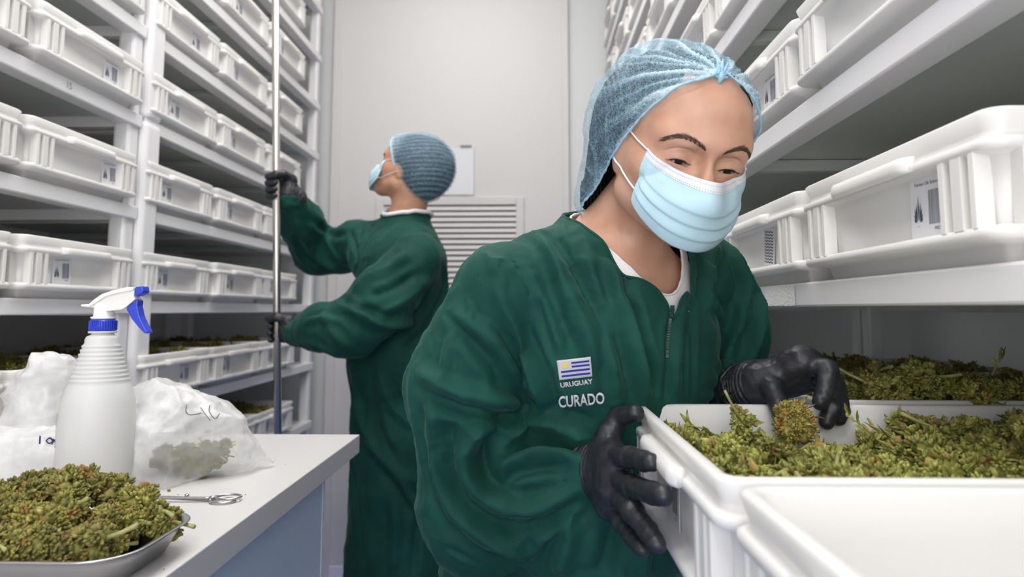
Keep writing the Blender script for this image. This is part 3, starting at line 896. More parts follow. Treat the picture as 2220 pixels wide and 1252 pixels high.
def cap_pleats(Vc, Fc, q, g, K, amp=.0055):
    K = np.array(K); dK = q - K; r = np.sqrt((dK**2).sum(1))
    th = np.arctan2(dK[:, 0], -dK[:, 1]*.6 + dK[:, 2]*.8)
    wob = vnoise(q*22, 4)*.35
    a = np.abs(np.sin(th*7 + wob*2 + .6)); b_ = np.abs(np.sin(th*11.3 + wob*3 + 1.9))
    rid = (1-a)**3.6 + .7*(1-b_)**4
    fall = np.exp(-((r-.01)/.105)**2); near = np.clip(r/.016, 0, 1)
    e = np.arctan2(q[:, 0], q[:, 1]*.6 + q[:, 2]) * 1.0
    s = np.arctan2(q[:, 0]*1.0, q[:, 1] + .02 - q[:, 2]*.3)
    el = np.sin(s*58 + 5*vnoise(q*18, 9)) * np.exp(-(g/.022)**2)
    cr = creases(q, 26, 2) * (1 - fall)
    D = amp*rid*fall*near + .0011*el + .0035*cr*np.clip(g/.02, 0, 1) + .005*vnoise(q*16, 6)*np.clip(g/.03, 0, 1)*(1-fall)
    dens = 1.1*rid*fall + .55*np.exp(-(r/.024)**2) + .30*np.exp(-(g/.010)**2) + .22*np.clip(cr-.45, 0, 1)*2 + .10*fall
    return D, np.clip(dens, 0, 1)
KN = (.004, .083, .098)
D, dens = cap_pleats(Vc, Fc, q, g, KN)
Nc = vnormals(Vc, Fc); Vc = Vc + Nc*D[:, None]
me = raw_mesh('hair_cap', Vc, Fc)
a_ = me.attributes.new('dens', 'FLOAT', 'POINT'); a_.data.foreach_set('value', dens.astype(f32))
hcap = person_part('hair_cap', me, M_cap, woman, woman_loc)
M_capedge = translucent(mat('blue_cap_edge', (.46, .75, .90), .6), .3, (.4, .75, .95))
b, _ = rim_tube(Vc, boundary_loops(Fc)[0], .0014, 5, 2, 3, .3)
b.build('elastic_edge', M_capedge, hcap)
# gathered knot at the forehead
b = MB(); kp = Vector(KN)
kh = head_bvh.ray_cast(H @ (kp + Vector((0, .05, .026))), (H.to_3x3() @ Vector((0, -.93, -.37))), .12)[0]
H3 = H.to_3x3()
for i in range(7):
    a = PI*(.05 + .15*i); d = H3 @ Vector((math.cos(a)*.016, -.004, math.sin(a)*.020))
    b.tube([kh + H3 @ Vector((0, .006, 0)), kh + d*.5 + (H3 @ Vector((0, .0065, .001))), kh + d + (H3 @ Vector((0, .004, .002)))], [.0026, .0018, .0006], 6)
b.tube([kh + (H3 @ Vector((0, .006, .006))), kh + (H3 @ Vector((0, .009, .001))), kh + (H3 @ Vector((0.001, .0065, -.007)))], [.0028, .0036, .0022], 8)
b.build('gathered_knot', M_capedge, hcap)

# ---- surgical mask
M_mask = translucent(bump(mat('pale_blue_mask', (.60, .82, .91), .65), 700, .25, .0006), .22, (.7, .9, .97))
M_maskw = translucent(bump(mat('white_mask_band', (.82, .84, .87), .65), 700, .2, .0006), .2)
M_stitch = mat('stitch_dots', (.20, .27, .34), .7)
M_loop = mat('white_elastic', (.85, .84, .84), .7)
def face_mask(M, owner, base, bvh, nu=96, nv=72, blue=None, loops=True, wid=64):
    Fm = Field()
    Fm.u(ell((0, .046, -.052), (.070, .062, .068)), .01)
    Fm.u(cap((0, .102, -.008), (0, .118, -.040), .005, .009), .038)
    Fm.u(ell((0, .085, -.076), (.026, .026, .032)), .04)
    us = np.linspace(-1, 1, nu); vs = np.linspace(0, 1, nv)
    U_, V_ = np.meshgrid(us, vs, indexing='ij'); az = np.radians(wid*U_)
    zt = -.0165 + .0195*np.abs(U_)**2.2; zb = -.054 - .041*np.clip(np.cos(U_*PI/2), 0, 1)**.75
    z = zt + (zb - zt)*V_
    o = np.stack([0*z, .030 + 0*z, z], -1).reshape(-1, 3); d = np.stack([np.sin(az), np.cos(az), 0*z - .10*V_], -1).reshape(-1, 3)
    d /= np.linalg.norm(d, axis=1)[:, None]
    t = np.full(len(o), .001)
    for _ in range(60):
        t = t + np.clip(-Fm.eval(o + d*t[:, None]), -.01, .01)
    P = o + d*t[:, None]
    v = V_.ravel(); u = U_.ravel()
    pl = np.zeros(len(v))
    for vc, hgt_ in ((.40, .0013), (.58, .0019), (.77, .0016)):
        x = (v - vc - .035*(1-u*u)); pl += hgt_*np.where(x < 0, np.exp(-(x/.10)**2), np.exp(-(x/.018)**2)) * np.clip((1-np.abs(u))*7, 0, 1)
    pl += .0012*vnoise(np.stack([u*3, v*5, 0*u], 1), 3)
    Mn = np.array(M); Dw = d @ Mn[:3, :3].T; Pw = P @ Mn[:3, :3].T + Mn[:3, 3]
    for i_ in range(len(P)):
        h_ = bvh.ray_cast(Vector(Pw[i_] + Dw[i_]*.08), Vector(-Dw[i_]), .12)
        if h_[0] is not None:
            ex = .08 - h_[3]
            if ex > -.001: P[i_] = P[i_] + d[i_]*max(ex, 0)
    P = P + d*(.0025 + pl)[:, None]
    faces = []; mi = []
    for i in range(nu-1):
        for j in range(nv-1):
            faces.append((i*nv+j, i*nv+j+1, (i+1)*nv+j+1, (i+1)*nv+j)); mi.append(1 if vs[j] < .135 or False else 0)
    Mn = np.array(M); W = P @ Mn[:3, :3].T + Mn[:3, 3] - np.array(base)
    me = raw_mesh('face_mask', W, np.array(faces)); 
    o_ = link('face_mask', me, owner, [blue or M_mask, M_maskw]); me.polygons.foreach_set('material_index', np.array(mi, dtype=np.int32))
    sd = o_.modifiers.new('solidify', 'SOLIDIFY'); sd.thickness = .0009; sd.offset = 1
    Pg = W.reshape(nu, nv, 3); nrm = (np.stack([np.sin(az), np.cos(az), 0*az], -1) @ Mn[:3, :3].T)
    def spot(u0, v0):
        i = (u0+1)/2*(nu-1); j = v0*(nv-1); i0, j0 = min(int(i), nu-2), min(int(j), nv-2); a, c = i-i0, j-j0
        p = (Pg[i0, j0]*(1-a)*(1-c) + Pg[i0+1, j0]*a*(1-c) + Pg[i0, j0+1]*(1-a)*c + Pg[i0+1, j0+1]*a*c)
        tu = Pg[i0+1, j0] - Pg[i0, j0]; tv = Pg[i0, j0+1] - Pg[i0, j0]; tu = tu/np.linalg.norm(tu); tv = tv/np.linalg.norm(tv)
        return p, tu, tv, nrm[i0, j0]
    b = MB()
    def dot(u0, v0, a=.0011, c=.00028):
        p, tu, tv, n_ = spot(u0, v0); p = p + n_*.0012
        b.add([p - tu*a/2 - tv*c, p + tu*a/2 - tv*c, p + tu*a/2 + tv*c, p - tu*a/2 + tv*c], [(0, 1, 2, 3)])
    for vv in (.045, .115, .140):
        for k in range(74): dot(-.97 + 1.94*k/73, vv)
    for uu in (-.955, -.925, -.895, -.865, .955, .925, .895):
        for k in range(26): dot(uu, .18 + .76*k/25, .0009)
    b.build('stitching', M_stitch, o_)
    if loops:
        for s in (1, -1):
            c0, c1 = spot(s*.985, .03)[0], spot(s*.985, .95)[0]; bs = np.array(base)
            ear_t = np.array(M @ Vector((s*.0795, .004, .022))) - bs; ear_b = np.array(M @ Vector((s*.0815, -.002, -.020))) - bs
            mid1 = (c0*.5 + ear_t*.5) + np.array(M.to_3x3() @ Vector((s*.004, 0, 0))); mid2 = (c1*.5 + ear_b*.5) + np.array(M.to_3x3() @ Vector((s*.003, 0, .0)))
            def skinpath(pa, pb):
                out = [pa]
                for k_ in range(1, 9):
                    p = Vector(pa*(1-k_/8) + pb*k_/8) + Vector(base); p2 = M @ Vector((s*.12, .0, (M.inverted() @ p).z)); lp = M.inverted() @ p
                    h_ = bvh.ray_cast(M @ Vector((s*.13, lp.y, lp.z)), M.to_3x3() @ Vector((-s, 0, 0)), .12)
                    q_ = (h_[0] - (M.to_3x3() @ Vector((-s, 0, 0)))*.0022) if h_[0] is not None else p
                    out.append(np.array(q_) - bs)
                return out
            b = MB(); b.tube(skinpath(c0, ear_t), .0014, 6, flat=.7); b.tube(skinpath(c1, ear_b), .0014, 6, flat=.7)
            b.build('ear_loop', M_loop, o_)
    return o_
face_mask(H, woman, woman_loc, head_bvh)
print('head', time.time() - _t0)
# ------------------------------------------------------------------ the woman's gown
M_gown = mat('green_cotton', (.016, .095, .063), .75, Specular_IOR_Level=.2, Sheen_Weight=.10, Sheen_Roughness=.4)
M_gown.node_tree.nodes['Principled BSDF'].inputs['Sheen Tint'].default_value = (.45, .85, .70, 1)
vary(M_gown, (.0042, .043, .032), (.0085, .067, .050), 9, 5, .3, .7)
bump(M_gown, 1400, .25, .0005, detail=2); bump(M_gown, 7, .55, .014, detail=2, stretch=(1.3, 1.3, .7)); bump(M_gown, 24, .35, .004, detail=2)
for n_ in M_gown.node_tree.nodes:
    if n_.type == 'TEX_NOISE' and n_.inputs['Scale'].default_value in (7, 24): n_.noise_type = 'RIDGED_MULTIFRACTAL'
M_glove = mat('black_nitrile', (.020, .021, .026), .42)
bump(M_glove, 130, .25, .0015, detail=4, stretch=(1, 1, 3)); bump(M_glove, 900, .12, .0004)
M_under = bump(mat('white_cotton', (.82, .80, .80), .8), 500, .2, .0006)

SH_ = at(1088, 630, .905); A1 = at(1012, 840, .925); E1 = at(1040, 1100, .945); FM = at(1165, 1045, .915); W1 = at(1282, 1012, .868)
SL_ = at(1530, 592, 1.055); B1 = at(1574, 710, 1.09); E2 = at(1560, 850, 1.11); W2 = at(1606, 848, .965)
G = Field()
def torso(Fd, k=0.0):
    up = Vector((0, 0, 1))
    Fd.u(cap(SC + up*-.045, SC + up*-.28, .126+k, .140+k, (WF, .80)), .06)
    Fd.u(cap(SC + up*-.28, PEL + up*-.02, .140+k, .172+k, (WF, .80)), .06)
    Fd.u(cap(SC + WR*.075 + up*-.035 + WF*.01, SC - WR*.08 + up*-.045 + WF*.01, .086+k, .083+k, (WF, .95)), .05)
    Fd.u(cap(SC + WR*.065 + up*-.10 + WF*.035, SC - WR*.065 + up*-.10 + WF*.035, .082+k, .082+k), .05)
    Fd.u(cap(NB + up*-.035 - WF*.012, Vector(SH_) + up*.004, .060+k, .052+k), .06)
    Fd.u(cap(NB + up*-.040 - WF*.012, Vector(SL_) + up*-.005, .064+k, .052+k), .05)
    Fd.u(cap(NB + up*-.07, NB + up*-.012 - WF*.012, .080+k, .074+k), .04)
torso(G)
G.u(cap(PEL + Vector((0, 0, -.02)), PEL + Vector((0, .0, -.45)), .172, .215, (WF, .8)), .05)
GA = Field()
GA.u(cap(SH_, A1, .060, .076), .02); GA.u(cap(A1, E1, .076, .074), .02); GA.u(cap(E1, FM, .074, .066), .03); GA.u(cap(FM, W1, .066, .031), .02)
GA.u(cap(E1 + Vector((.012, 0, -.028)), FM + Vector((-.01, 0, -.028)), .050, .044), .03)
GA.u(cap(SL_, B1, .056, .060), .035); GA.u(cap(B1, E2, .060, .060), .03); GA.u(cap(E2, W2, .060, .030), .03)
G.u((GA.eval, np.min([o[1][1] for o in GA.ops], 0), np.max([o[1][2] for o in GA.ops], 0)), .010)
xs = axis_pts(-.24, .46, .0042); ys = axis_pts(.74, 1.42, .0042, None); zs = axis_pts(.40, 1.52, .012, (.93, 1.50, .0042))
Vg, Fg = nets(G.grid(xs, ys, zs), xs, ys, zs); Vg = project(G, Vg, 2)
print('gown', len(Vg), time.time() - _t0)
# open the neck
def plane3(a, b_, c):
    n = np.cross(V3(b_) - V3(a), V3(c) - V3(a)); n /= np.linalg.norm(n)
    return n if n[2] > 0 else -n
NBL, NV, NRB = at(1262, 468, 1.03), at(1452, 640, .895), at(1520, 505, 1.06)
nn = plane3(NBL, NV, NRB)
def neckcut(P, off=0.0):
    q = P - V3(NB + WF*.020); f_ = q @ V3(WF); r_ = q @ V3(WR)
    e = np.abs(f_/(.086-off))**2.1 + np.abs(r_/(np.where(r_ > 0, .091, .084)-off))**2.1
    vee = (f_ > .05) & (np.abs(r_ + .012) < .010 - (f_ - .080)*.8) & (f_ < .092)
    return (e < 1) & (P[:, 2] > 1.22) & (f_ > -.2)
def cloth_noise(V_, amp=1.0):
    D = .0034*vnoise(V_*np.array([14, 14, 8]), 3) + .0042*creases(V_*np.array([1, 1, .6]), 19, 8) + .0017*creases(V_, 42, 12)
    return D*amp
Ng = vnormals(Vg, Fg); Vg = Vg + Ng*(cloth_noise(Vg))[:, None]
# gathers at the elastic cuffs
for W_, ax in ((W1, (Vector(W1) - Vector(FM)).normalized()), (W2, (Vector(W2) - Vector(E2)).normalized())):
    d = Vg - V3(W_); al = d @ V3(ax); rd = np.linalg.norm(d - np.outer(al, V3(ax)), axis=1)
    m = (al > -.10) & (al < .04) & (rd < .075)
    u = V3(ax.cross(Vector((0, 0, 1))).normalized()); v = np.cross(V3(ax), u)
    th = np.arctan2(d @ v, d @ u); fo = np.exp(-((al + .005)/.035)**2)
    Ng = vnormals(Vg, Fg); wv = np.sin(th*13 + 2*vnoise(Vg*30, 1)) * .0024*fo + .0015*fo*vnoise(Vg*60, 5) - .0012*np.exp(-((al+.012)/.004)**2)
    Vg = Vg + Ng*(np.where(m, wv, 0))[:, None]
FOLDS = [
 ([(964,680),(1020,735),(1094,810),(1140,888)], .0045, -.005), ([(985,672),(1040,725),(1112,800),(1155,870)], .010, .005),
 ([(1050,545),(1085,600),(1101,667),(1152,803),(1185,900)], .013, .010), ([(1075,590),(1125,690),(1175,800),(1212,900)], .008, -.008),
 ([(1150,492),(1195,560),(1235,640),(1269,712),(1300,800)], .013, .010), ([(1110,520),(1165,610),(1200,700),(1215,760)], .007, .006),
 ([(1180,490),(1235,560),(1290,650),(1322,740)], .008, -.007), ([(1210,560),(1225,640),(1240,720)], .007, .005),
 ([(1300,560),(1328,602),(1355,690),(1385,780),(1405,868)], .012, .012), ([(1352,610),(1378,700),(1408,790),(1428,868)], .009, -.009),
 ([(1270,520),(1290,600),(1310,690),(1330,780),(1340,870)], .010, .006),
 ([(1120,560),(1150,600),(1170,650)], .006, .006), ([(1080,560),(1120,600),(1160,605)], .006, .005),
 # sleeve nearest the camera
 ([(905,800),(960,840),(1050,865),(1140,888)], .011, .009), ([(930,850),(1000,890),(1080,905),(1135,905)], .010, -.012),
 ([(985,720),(960,790),(950,860)], .008, .005), ([(938,880),(942,960),(965,1070),(1010,1150)], .012, .008),
 ([(1000,720),(1050,770),(1100,850)], .010, -.006), ([(1050,700),(1090,760),(1130,850)], .008, .007),
 ([(1060,900),(1015,960),(1010,1010),(1050,1075),(1120,1115)], .013, .013), ([(1090,930),(1050,985),(1050,1030),(1085,1070)], .011, -.014),
 ([(1101,953),(1130,925),(1170,914),(1243,933),(1285,960)], .011, .012), ([(1110,985),(1160,955),(1220,960),(1270,985)], .008, -.010),
 ([(1075,1024),(1110,1000),(1153,990),(1230,990),(1270,1000)], .009, .010), ([(1095,1040),(1150,1020),(1210,1015),(1268,1018)], .007, -.008),
 ([(1068,1076),(1140,1105),(1217,1085),(1262,1055)], .009, .011), ([(1100,1070),(1160,1068),(1220,1050),(1265,1036)], .007, -.008),
 ([(990,1100),(1040,1160),(1107,1190),(1150,1200)], .012, .010), ([(1080,1140),(1140,1150),(1200,1130)], .010, -.009), ([(960,980),(985,1050),(1010,1100)], .009, -.008),
 ([(1150,1215),(1180,1170),(1230,1120),(1275,1075)], .008, .006),
 # far sleeve
 ([(1587,535),(1610,600),(1613,654),(1590,740),(1570,800)], .010, .010), ([(1610,570),(1640,640),(1640,690),(1600,764)], .009, -.010),
 ([(1652,700),(1630,770),(1600,816)], .008, .009), ([(1640,790),(1610,815),(1570,828)], .007, -.008),
 ([(1555,531),(1535,600),(1529,680)], .010, .009), ([(1520,545),(1545,640),(1570,720)], .007, .006),
 # placket
 ([(1462,655),(1452,712),(1447,790),(1443,868)], .0045, -.007), ([(1480,640),(1472,712),(1466,790),(1464,868)], .009, .006), ([(1490,590),(1499,650),(1502,750),(1502,868)], .005, -.005),
 # skirt under the arm
 ([(1240,1120),(1230,1180),(1210,1245)], .014, .010), ([(1330,1130),(1320,1200),(1300,1250)], .014, -.010), ([(965,1185),(1000,1205),(1040,1225)], .004, -.004),
 ([(1010,640),(1020,700),(985,760)], .0035, .004), ([(1190,560),(1220,610),(1260,650)], .004, .004), ([(1110,505),(1165,560),(1180,600)], .004, .004),
 ([(1225,575),(1245,566),(1262,560)], .004, .004), ([(1262,560),(1278,585),(1290,610)], .004, .005), ([(1060,590),(1100,560),(1150,555)], .004, .004), ([(960,760),(970,780),(975,805)], .0035, .003),
 ([(1030,700),(1040,730),(1045,760)], .0035, .003), ([(1180,610),(1160,650),(1165,700)], .004, .0035), ([(1240,640),(1268,700),(1290,760)], .004, .004), ([(945,900),(960,960),(955,1010)], .0035, .004),
 ([(1120,950),(1140,990),(1130,1040)], .004, .004), ([(1180,930),(1195,950),(1200,975)], .0035, .003), ([(1620,600),(1630,660),(1612,720)], .004, .004), ([(1010,880),(1040,930),(1030,990)], .0035, .004),
 ([(980,1010),(1010,1060),(1060,1090)], .0035, .004), ([(1220,470),(1225,520),(1250,560)], .004, .003), ([(1400,1150),(1395,1210),(1390,1250)], .012, .008),
]
Vg = apply_folds(Vg, Fg, [(p, w_*.9, a_*1.75) for p, w_, a_ in FOLDS])
Vg = despike(relax(Vg, Fg, 1, .2), Fg)
ncut = neckcut(Vg)
for _ in range(2):
    Ng = vnormals(Vg, Fg); d_ = Bd.eval(Vg); d2 = d_ - .0075
    Vg = Vg + Ng*np.clip(-d2, 0, .03)[:, None]*((Vg[:, 2] > .9) & (d_ < .0075) & ~ncut)[:, None]
Vg = despike(Vg, Fg, .0008, 4)
gown_full = BVHTree.FromPolygons(Vg.tolist(), Fg.tolist())
Vg2, Fg2, _ = keep_faces(Vg, Fg, ~ncut & (Vg[:, 2] > .48))
gown = person_part('gown', raw_mesh('gown', Vg2, Fg2), M_gown, woman, woman_loc)
for lp in boundary_loops(Fg2)[:1]:
    pass
for lp_ in boundary_loops(Fg2)[:2]: Vg2 = smooth_loop(Vg2, lp_)
gown.data.vertices.foreach_set('co', Vg2.astype(f32).ravel()); gown.data.update()
lps = boundary_loops(Fg2)
neck = max(lps[:3], key=lambda l: Vg2[l][:, 2].mean())
b, _ = rim_tube(Vg2, neck, .0024, 6, 2, 5); b.build('neck_binding', M_gown, gown)
# undershirt
US = Field(); torso(US, -.006)
xs = axis_pts(-.1, .36, .005); ys = axis_pts(.8, 1.16, .005); zs = axis_pts(1.20, 1.5, .005)
Vu, Fu = nets(US.grid(xs, ys, zs), xs, ys, zs); Vu = project(US, Vu, 1)
Nu = vnormals(Vu, Fu); Vu = Vu + Nu*(.001*vnoise(Vu*60, 2))[:, None]
Vu0 = Vu.copy(); ucut = neckcut(Vu, .0112)
for _ in range(2): Vu = Vu + vnormals(Vu, Fu)*np.clip(.0035 - Bd.eval(Vu), 0, .02)[:, None]
Vu, Fu, _ = keep_faces(Vu, Fu, ~ucut & neckcut(Vu0, -.003) & (Vu0[:, 2] > 1.25))
for lp_ in boundary_loops(Fu)[:2]: Vu = smooth_loop(Vu, lp_)
us = person_part('undershirt', raw_mesh('undershirt', Vu, Fu), M_under, woman, woman_loc)
lpu = max(boundary_loops(Fu)[:2], key=lambda l: Vu[l][:, 2].mean())
b, _ = rim_tube(Vu, lpu, .0018, 6, 2, 5, .15); b.build('collar_hem', M_under, us)

# badge and lettering, laid on the cloth
_patch = {}
def lay(quad, uv, lift):
    if abs(quad[1][0] - quad[0][0]) < 20: return lay_ray(quad, uv, lift)
    key = tuple(quad)
    if key not in _patch:
        g_ = {}
        for i in range(9):
            for j in range(5): g_[i, j] = lay_ray(quad, (i/8, j/4), 0)
        c = [g_[0, 0], g_[8, 0], g_[8, 4], g_[0, 4]]
        toC = (CAM - g_[4, 2]).normalized()
        bl = lambda u, v: c[0]*(1-u)*(1-v) + c[1]*u*(1-v) + c[2]*u*v + c[3]*(1-u)*v
        _patch[key] = (bl, toC, max((g_[i, j] - bl(i/8, j/4)).dot(toC) for i in range(9) for j in range(5)))
    bl, toC, mx_ = _patch[key]
    return bl(*uv) + toC*(mx_ + lift - .0006)
def lay_ray(quad, uv, lift):
    (x0, y0), (x1, y1), (x2, y2), (x3, y3) = quad      # TL TR BR BL
    u, v = uv
    px = (x0*(1-u)*(1-v) + x1*u*(1-v) + x2*u*v + x3*(1-u)*v); py = (y0*(1-u)*(1-v) + y1*u*(1-v) + y2*u*v + y3*(1-u)*v)
    h, n = ray(gown_full, px, py)
    toC = (CAM - h).normalized()
    return h + toC*lift
def lay_grid(b, quad, u0, v0, u1, v1, lift, nu=10, nv=6, mi=0):
    vs = [lay(quad, (u0 + (u1-u0)*i/nu, v0 + (v1-v0)*j/nv), lift) for i in range(nu+1) for j in range(nv+1)]
    b.add(vs, [(i*(nv+1)+j, i*(nv+1)+j+1, (i+1)*(nv+1)+j+1, (i+1)*(nv+1)+j) for i in range(nu) for j in range(nv)], True, mi)
M_thw = bump(mat('white_thread', (.80, .78, .80), .7), 1500, .6, .0006, 'wave'); M_thb = bump(mat('blue_thread', (.035, .05, .42), .6), 1500, .6, .0006, 'wave'); M_thy = mat('yellow_thread', (.72, .55, .10), .6)
FQ = [(1207, 783), (1280, 775), (1284, 817), (1213, 825)]
b = MB(); lay_grid(b, FQ, 0, 0, 1, 1, .0022, 14, 10)
badge = b.build('flag_badge', M_thw, gown); sd = badge.modifiers.new('solidify', 'SOLIDIFY'); sd.thickness = .0016; sd.offset = -1
b = MB()
for (u0, v0, u1, v1) in ((.42, .15, .95, .24), (.42, .34, .95, .43), (.08, .55, .95, .65), (.08, .77, .95, .87)): lay_grid(b, FQ, u0, v0, u1, v1, .0029, 10, 2)
b.build('blue_stripe', M_thb, badge)
b = MB(); cen = (.235, .29); vs = [lay(FQ, cen, .0032)]
for k in range(32):
    r_ = .105 if k % 2 else .075
    vs.append(lay(FQ, (cen[0] + r_*math.cos(k*PI/16), cen[1] + r_*1.75*math.sin(k*PI/16)), .0030))
b.add(vs, [(0, 1+k, 1+(k+1) % 32) for k in range(32)], True); b.build('sun_emblem', M_thy, badge)
def lay_text(body, quad, name, m, bold=.0, sp=1.0):
    tm = text_mesh(body, 1.0, name, 0, 0, bold, sp)
    import bmesh
    bm = bmesh.new(); bm.from_mesh(tm)
    cs = [v.co.copy() for v in bm.verts]; x0 = min(c.x for c in cs); x1 = max(c.x for c in cs); y0 = min(c.y for c in cs); y1 = max(c.y for c in cs)
    for v in bm.verts: v.co = lay(quad, ((v.co.x-x0)/(x1-x0), 1-(v.co.y-y0)/(y1-y0)), .0014)
    bm.to_mesh(tm); bm.free()
    o = link(name, tm, gown, m); sd = o.modifiers.new('solidify', 'SOLIDIFY'); sd.thickness = .0010; sd.offset = -1
    return o
lay_text('URUGUAY', [(1214, 831), (1284, 822), (1286, 833), (1216, 842)], 'embroidered_word', M_thw, .030)
lay_text('CURADO', [(1211, 861), (1308, 852), (1310, 877), (1213, 886)], 'embroidered_word', M_thw, .022)
# zip
M_zip = mat('dark_zip_metal', (.10, .11, .11), .35, .8)
b = MB(); zl = smoothline([(1456, 684), (1452, 700), (1448, 740), (1446, 775)], 12)
for p in zl:
    c = lay([(p[0]-2, p[1]-1), (p[0]+2, p[1]-1), (p[0]+2, p[1]+1), (p[0]-2, p[1]+1)], (.5, .5), .002); b.cbox(c, (.0034, .002, .0008))
b.build('zipper', M_zip, gown)
b = MB(); c = lay([(1457, 668), (1459, 668), (1459, 670), (1457, 670)], (.5, .5), .003); b.cbox(c, (.005, .003, .008)); b.cbox(c + Vector((0, -.001, -.012)), (.003, .0015, .016)); b.build('zipper_pull', M_gown, gown)

# ------------------------------------------------------------------ hands in gloves
def hand(name, wrist, fingers, thumb, fr=(.0112, .0106, .0097, .0084), voxel=.0019, wr=.027, owner=None, base=None, cuff=None, kn=.015):
    Fd = Field(); w_ = Vector(wrist)
    for i, f_ in enumerate(fingers):
        s = (1.0, 1.04, .98, .86)[i] if len(fingers) == 4 else 1
        Fd.u(cap(w_, f_[0], wr*.62, kn), .016)
        Fd.u(cap(w_.lerp(Vector(f_[0]), .5), f_[0], .0150, kn*.95), .014)
        for a in range(3): Fd.u(cap(f_[a], f_[a+1], fr[a]*s, fr[a+1]*s), .0035)
        for a in (1,): Fd.u(cap(f_[a], f_[a], fr[1]*s*1.07), .004)
    for i in range(len(fingers)-1):
        Fd.u(cap(Vector(fingers[i][0])*.82 + w_*.18, Vector(fingers[i+1][0])*.82 + w_*.18, .0135), .012)
    t = thumb
    Fd.u(cap(w_.lerp(Vector(t[0]), .35), t[0], .019, .0155), .02); Fd.u(cap(t[0], t[1], .0155, .0128), .010)
    for a in range(1, len(t)-1): Fd.u(cap(t[a], t[a+1], .0128 - .0012*(a-1), .0112 - .0012*(a-1)), .004)
    if cuff is not None:
        Fd.u(cap(w_, cuff, wr, wr*1.10), .016)
    ops = Fd.ops; lo = np.min([o[1][1] for o in ops], 0) - .004; hi = np.max([o[1][2] for o in ops], 0) + .004
    X_ = [np.arange(lo[i], hi[i], voxel) for i in range(3)]
    V_, F_ = nets(Fd.grid(*X_), *X_); V_ = project(Fd, V_, 2, 2e-4)
    N_ = vnormals(V_, F_); D = .0007*creases(V_, 55, 7) + .0006*vnoise(V_*150, 3)
    if cuff is not None:
        d = V_ - V3(w_); ax = V3((Vector(cuff) - w_).normalized()); al = d @ ax
        rd = np.linalg.norm(d - np.outer(al, ax), axis=1)
        D += np.where((al > -.012) & (rd < .05), .0013*np.sin(al*950 + 2.5*vnoise(V_*45, 2)), 0)
    V_ = V_ + N_*D[:, None]
    g_ = person_part(name, raw_mesh(name, V_, F_), M_glove, owner, base)
    if cuff is not None:
        ax = (Vector(cuff) - w_).normalized(); u = ax.cross(Vector((0, .3, 1))).normalized(); v = ax.cross(u); L_ = (Vector(cuff) - w_).length
        ring = [w_ + ax*(L_*.95 + .004*math.sin(k*.9) + .002*math.sin(k*2.3)) + (u*math.cos(2*PI*k/40) + v*math.sin(2*PI*k/40))*(wr*1.12 + .0012*math.sin(k*3)) - base for k in range(41)]
        b = MB(); b.tube(ring, .0026, 6)
        for q in (.82, .66):
            ring = [w_ + ax*(L_*q + .004*math.sin(k*.7+q*9)) + (u*math.cos(2*PI*k/40) + v*math.sin(2*PI*k/40))*(wr*1.06 + .001*math.sin(k*2.2)) - base for k in range(41)]
            b.tube(ring, .0018, 5)
        r_ = b.build('rolled_cuff', M_glove, g_); r_.location = base
    return g_
def atX(px, py, X):
    d = CR @ Vector((px - 1110, 525 - py, -F)); return Vector((0, 0, E)) + d*(X/d.x)
wrist1 = at(1303, 1018, .858)
hand('glove', wrist1,
     [[at(1330, 992, .815), atX(1364, 992, .106), atX(1396, 1000, .114), atX(1413, 1004, .117)],
      [at(1335, 1035, .800), atX(1374, 1056, .108), atX(1414, 1070, .115), atX(1438, 1076, .118)],
      [at(1335, 1072, .800), atX(1372, 1112, .104), atX(1404, 1152, .112), atX(1424, 1180, .115)],
      [at(1325, 1098, .815), atX(1348, 1136, .098), atX(1372, 1168, .104), atX(1392, 1192, .108)]],
     [at(1316, 985, .838), at(1318, 940, .842), at(1344, 904, .842), atX(1378, 897, .122)], owner=woman, base=woman_loc, cuff=at(1284, 1014, .872), wr=.031)
wrist2 = at(1636, 838, .928)
hand('glove', wrist2,
     [[at(1738, 786, .890), at(1794, 803, .868), at(1790, 850, .858), at(1778, 873, .853)],
      [at(1748, 790, .908), at(1804, 828, .884), at(1803, 884, .868), at(1792, 915, .864)],
      [at(1744, 806, .925), at(1812, 846, .888), at(1822, 888, .872), at(1817, 908, .870)],
      [at(1728, 822, .940), at(1788, 838, .915), at(1808, 852, .905), at(1812, 860, .900)]],
     [at(1650, 826, .908), at(1674, 843, .886), at(1688, 878, .868), at(1692, 900, .862)], owner=woman, base=woman_loc, cuff=at(1610, 846, .950), wr=.030, kn=.0185, fr=(.0128, .0120, .0109, .0094))
print('gown done', time.time() - _t0)
# ------------------------------------------------------------------ the man with the pole
_t1 = time.time()
man_loc = Vector((-.42, 2.16, 0))
man = empty('person', man_loc, 'man in green gown and blue cap looking up, gripping a steel pole', 'person')
HM = hframe(at(890, 372, 2.18), 74, 21, 4)
MF = Vector((-.80, -.60, 0)).normalized(); MR = Vector((-.60, .80, 0))
mSC = at(862, 560, 2.16); mPEL = Vector((-.405, 2.20, .93)); mNB = at(880, 470, 2.20)
mSL = at(905, 560, 2.02); mSR = at(775, 520, 2.28)
mA1 = at(830, 650, 1.96); mE1 = at(762, 712, 1.93); mFM = at(700, 712, 2.00); mW1 = at(640, 722, 2.07)
mB1 = at(735, 545, 2.36); mE2 = at(690, 545, 2.38); mG2 = at(650, 480, 2.24); mW2 = at(630, 432, 2.13)
POLE_TOP, POLE_MID = at(597, 0, 2.085), at(600, 560, 2.085)
Mb = Field()
head_field(Mb, HM, -4, -20)
Mb.u(cap(HM @ Vector((0, -.030, -.045)), mNB + Vector((0, 0, -.02)), .055, .060), .03)
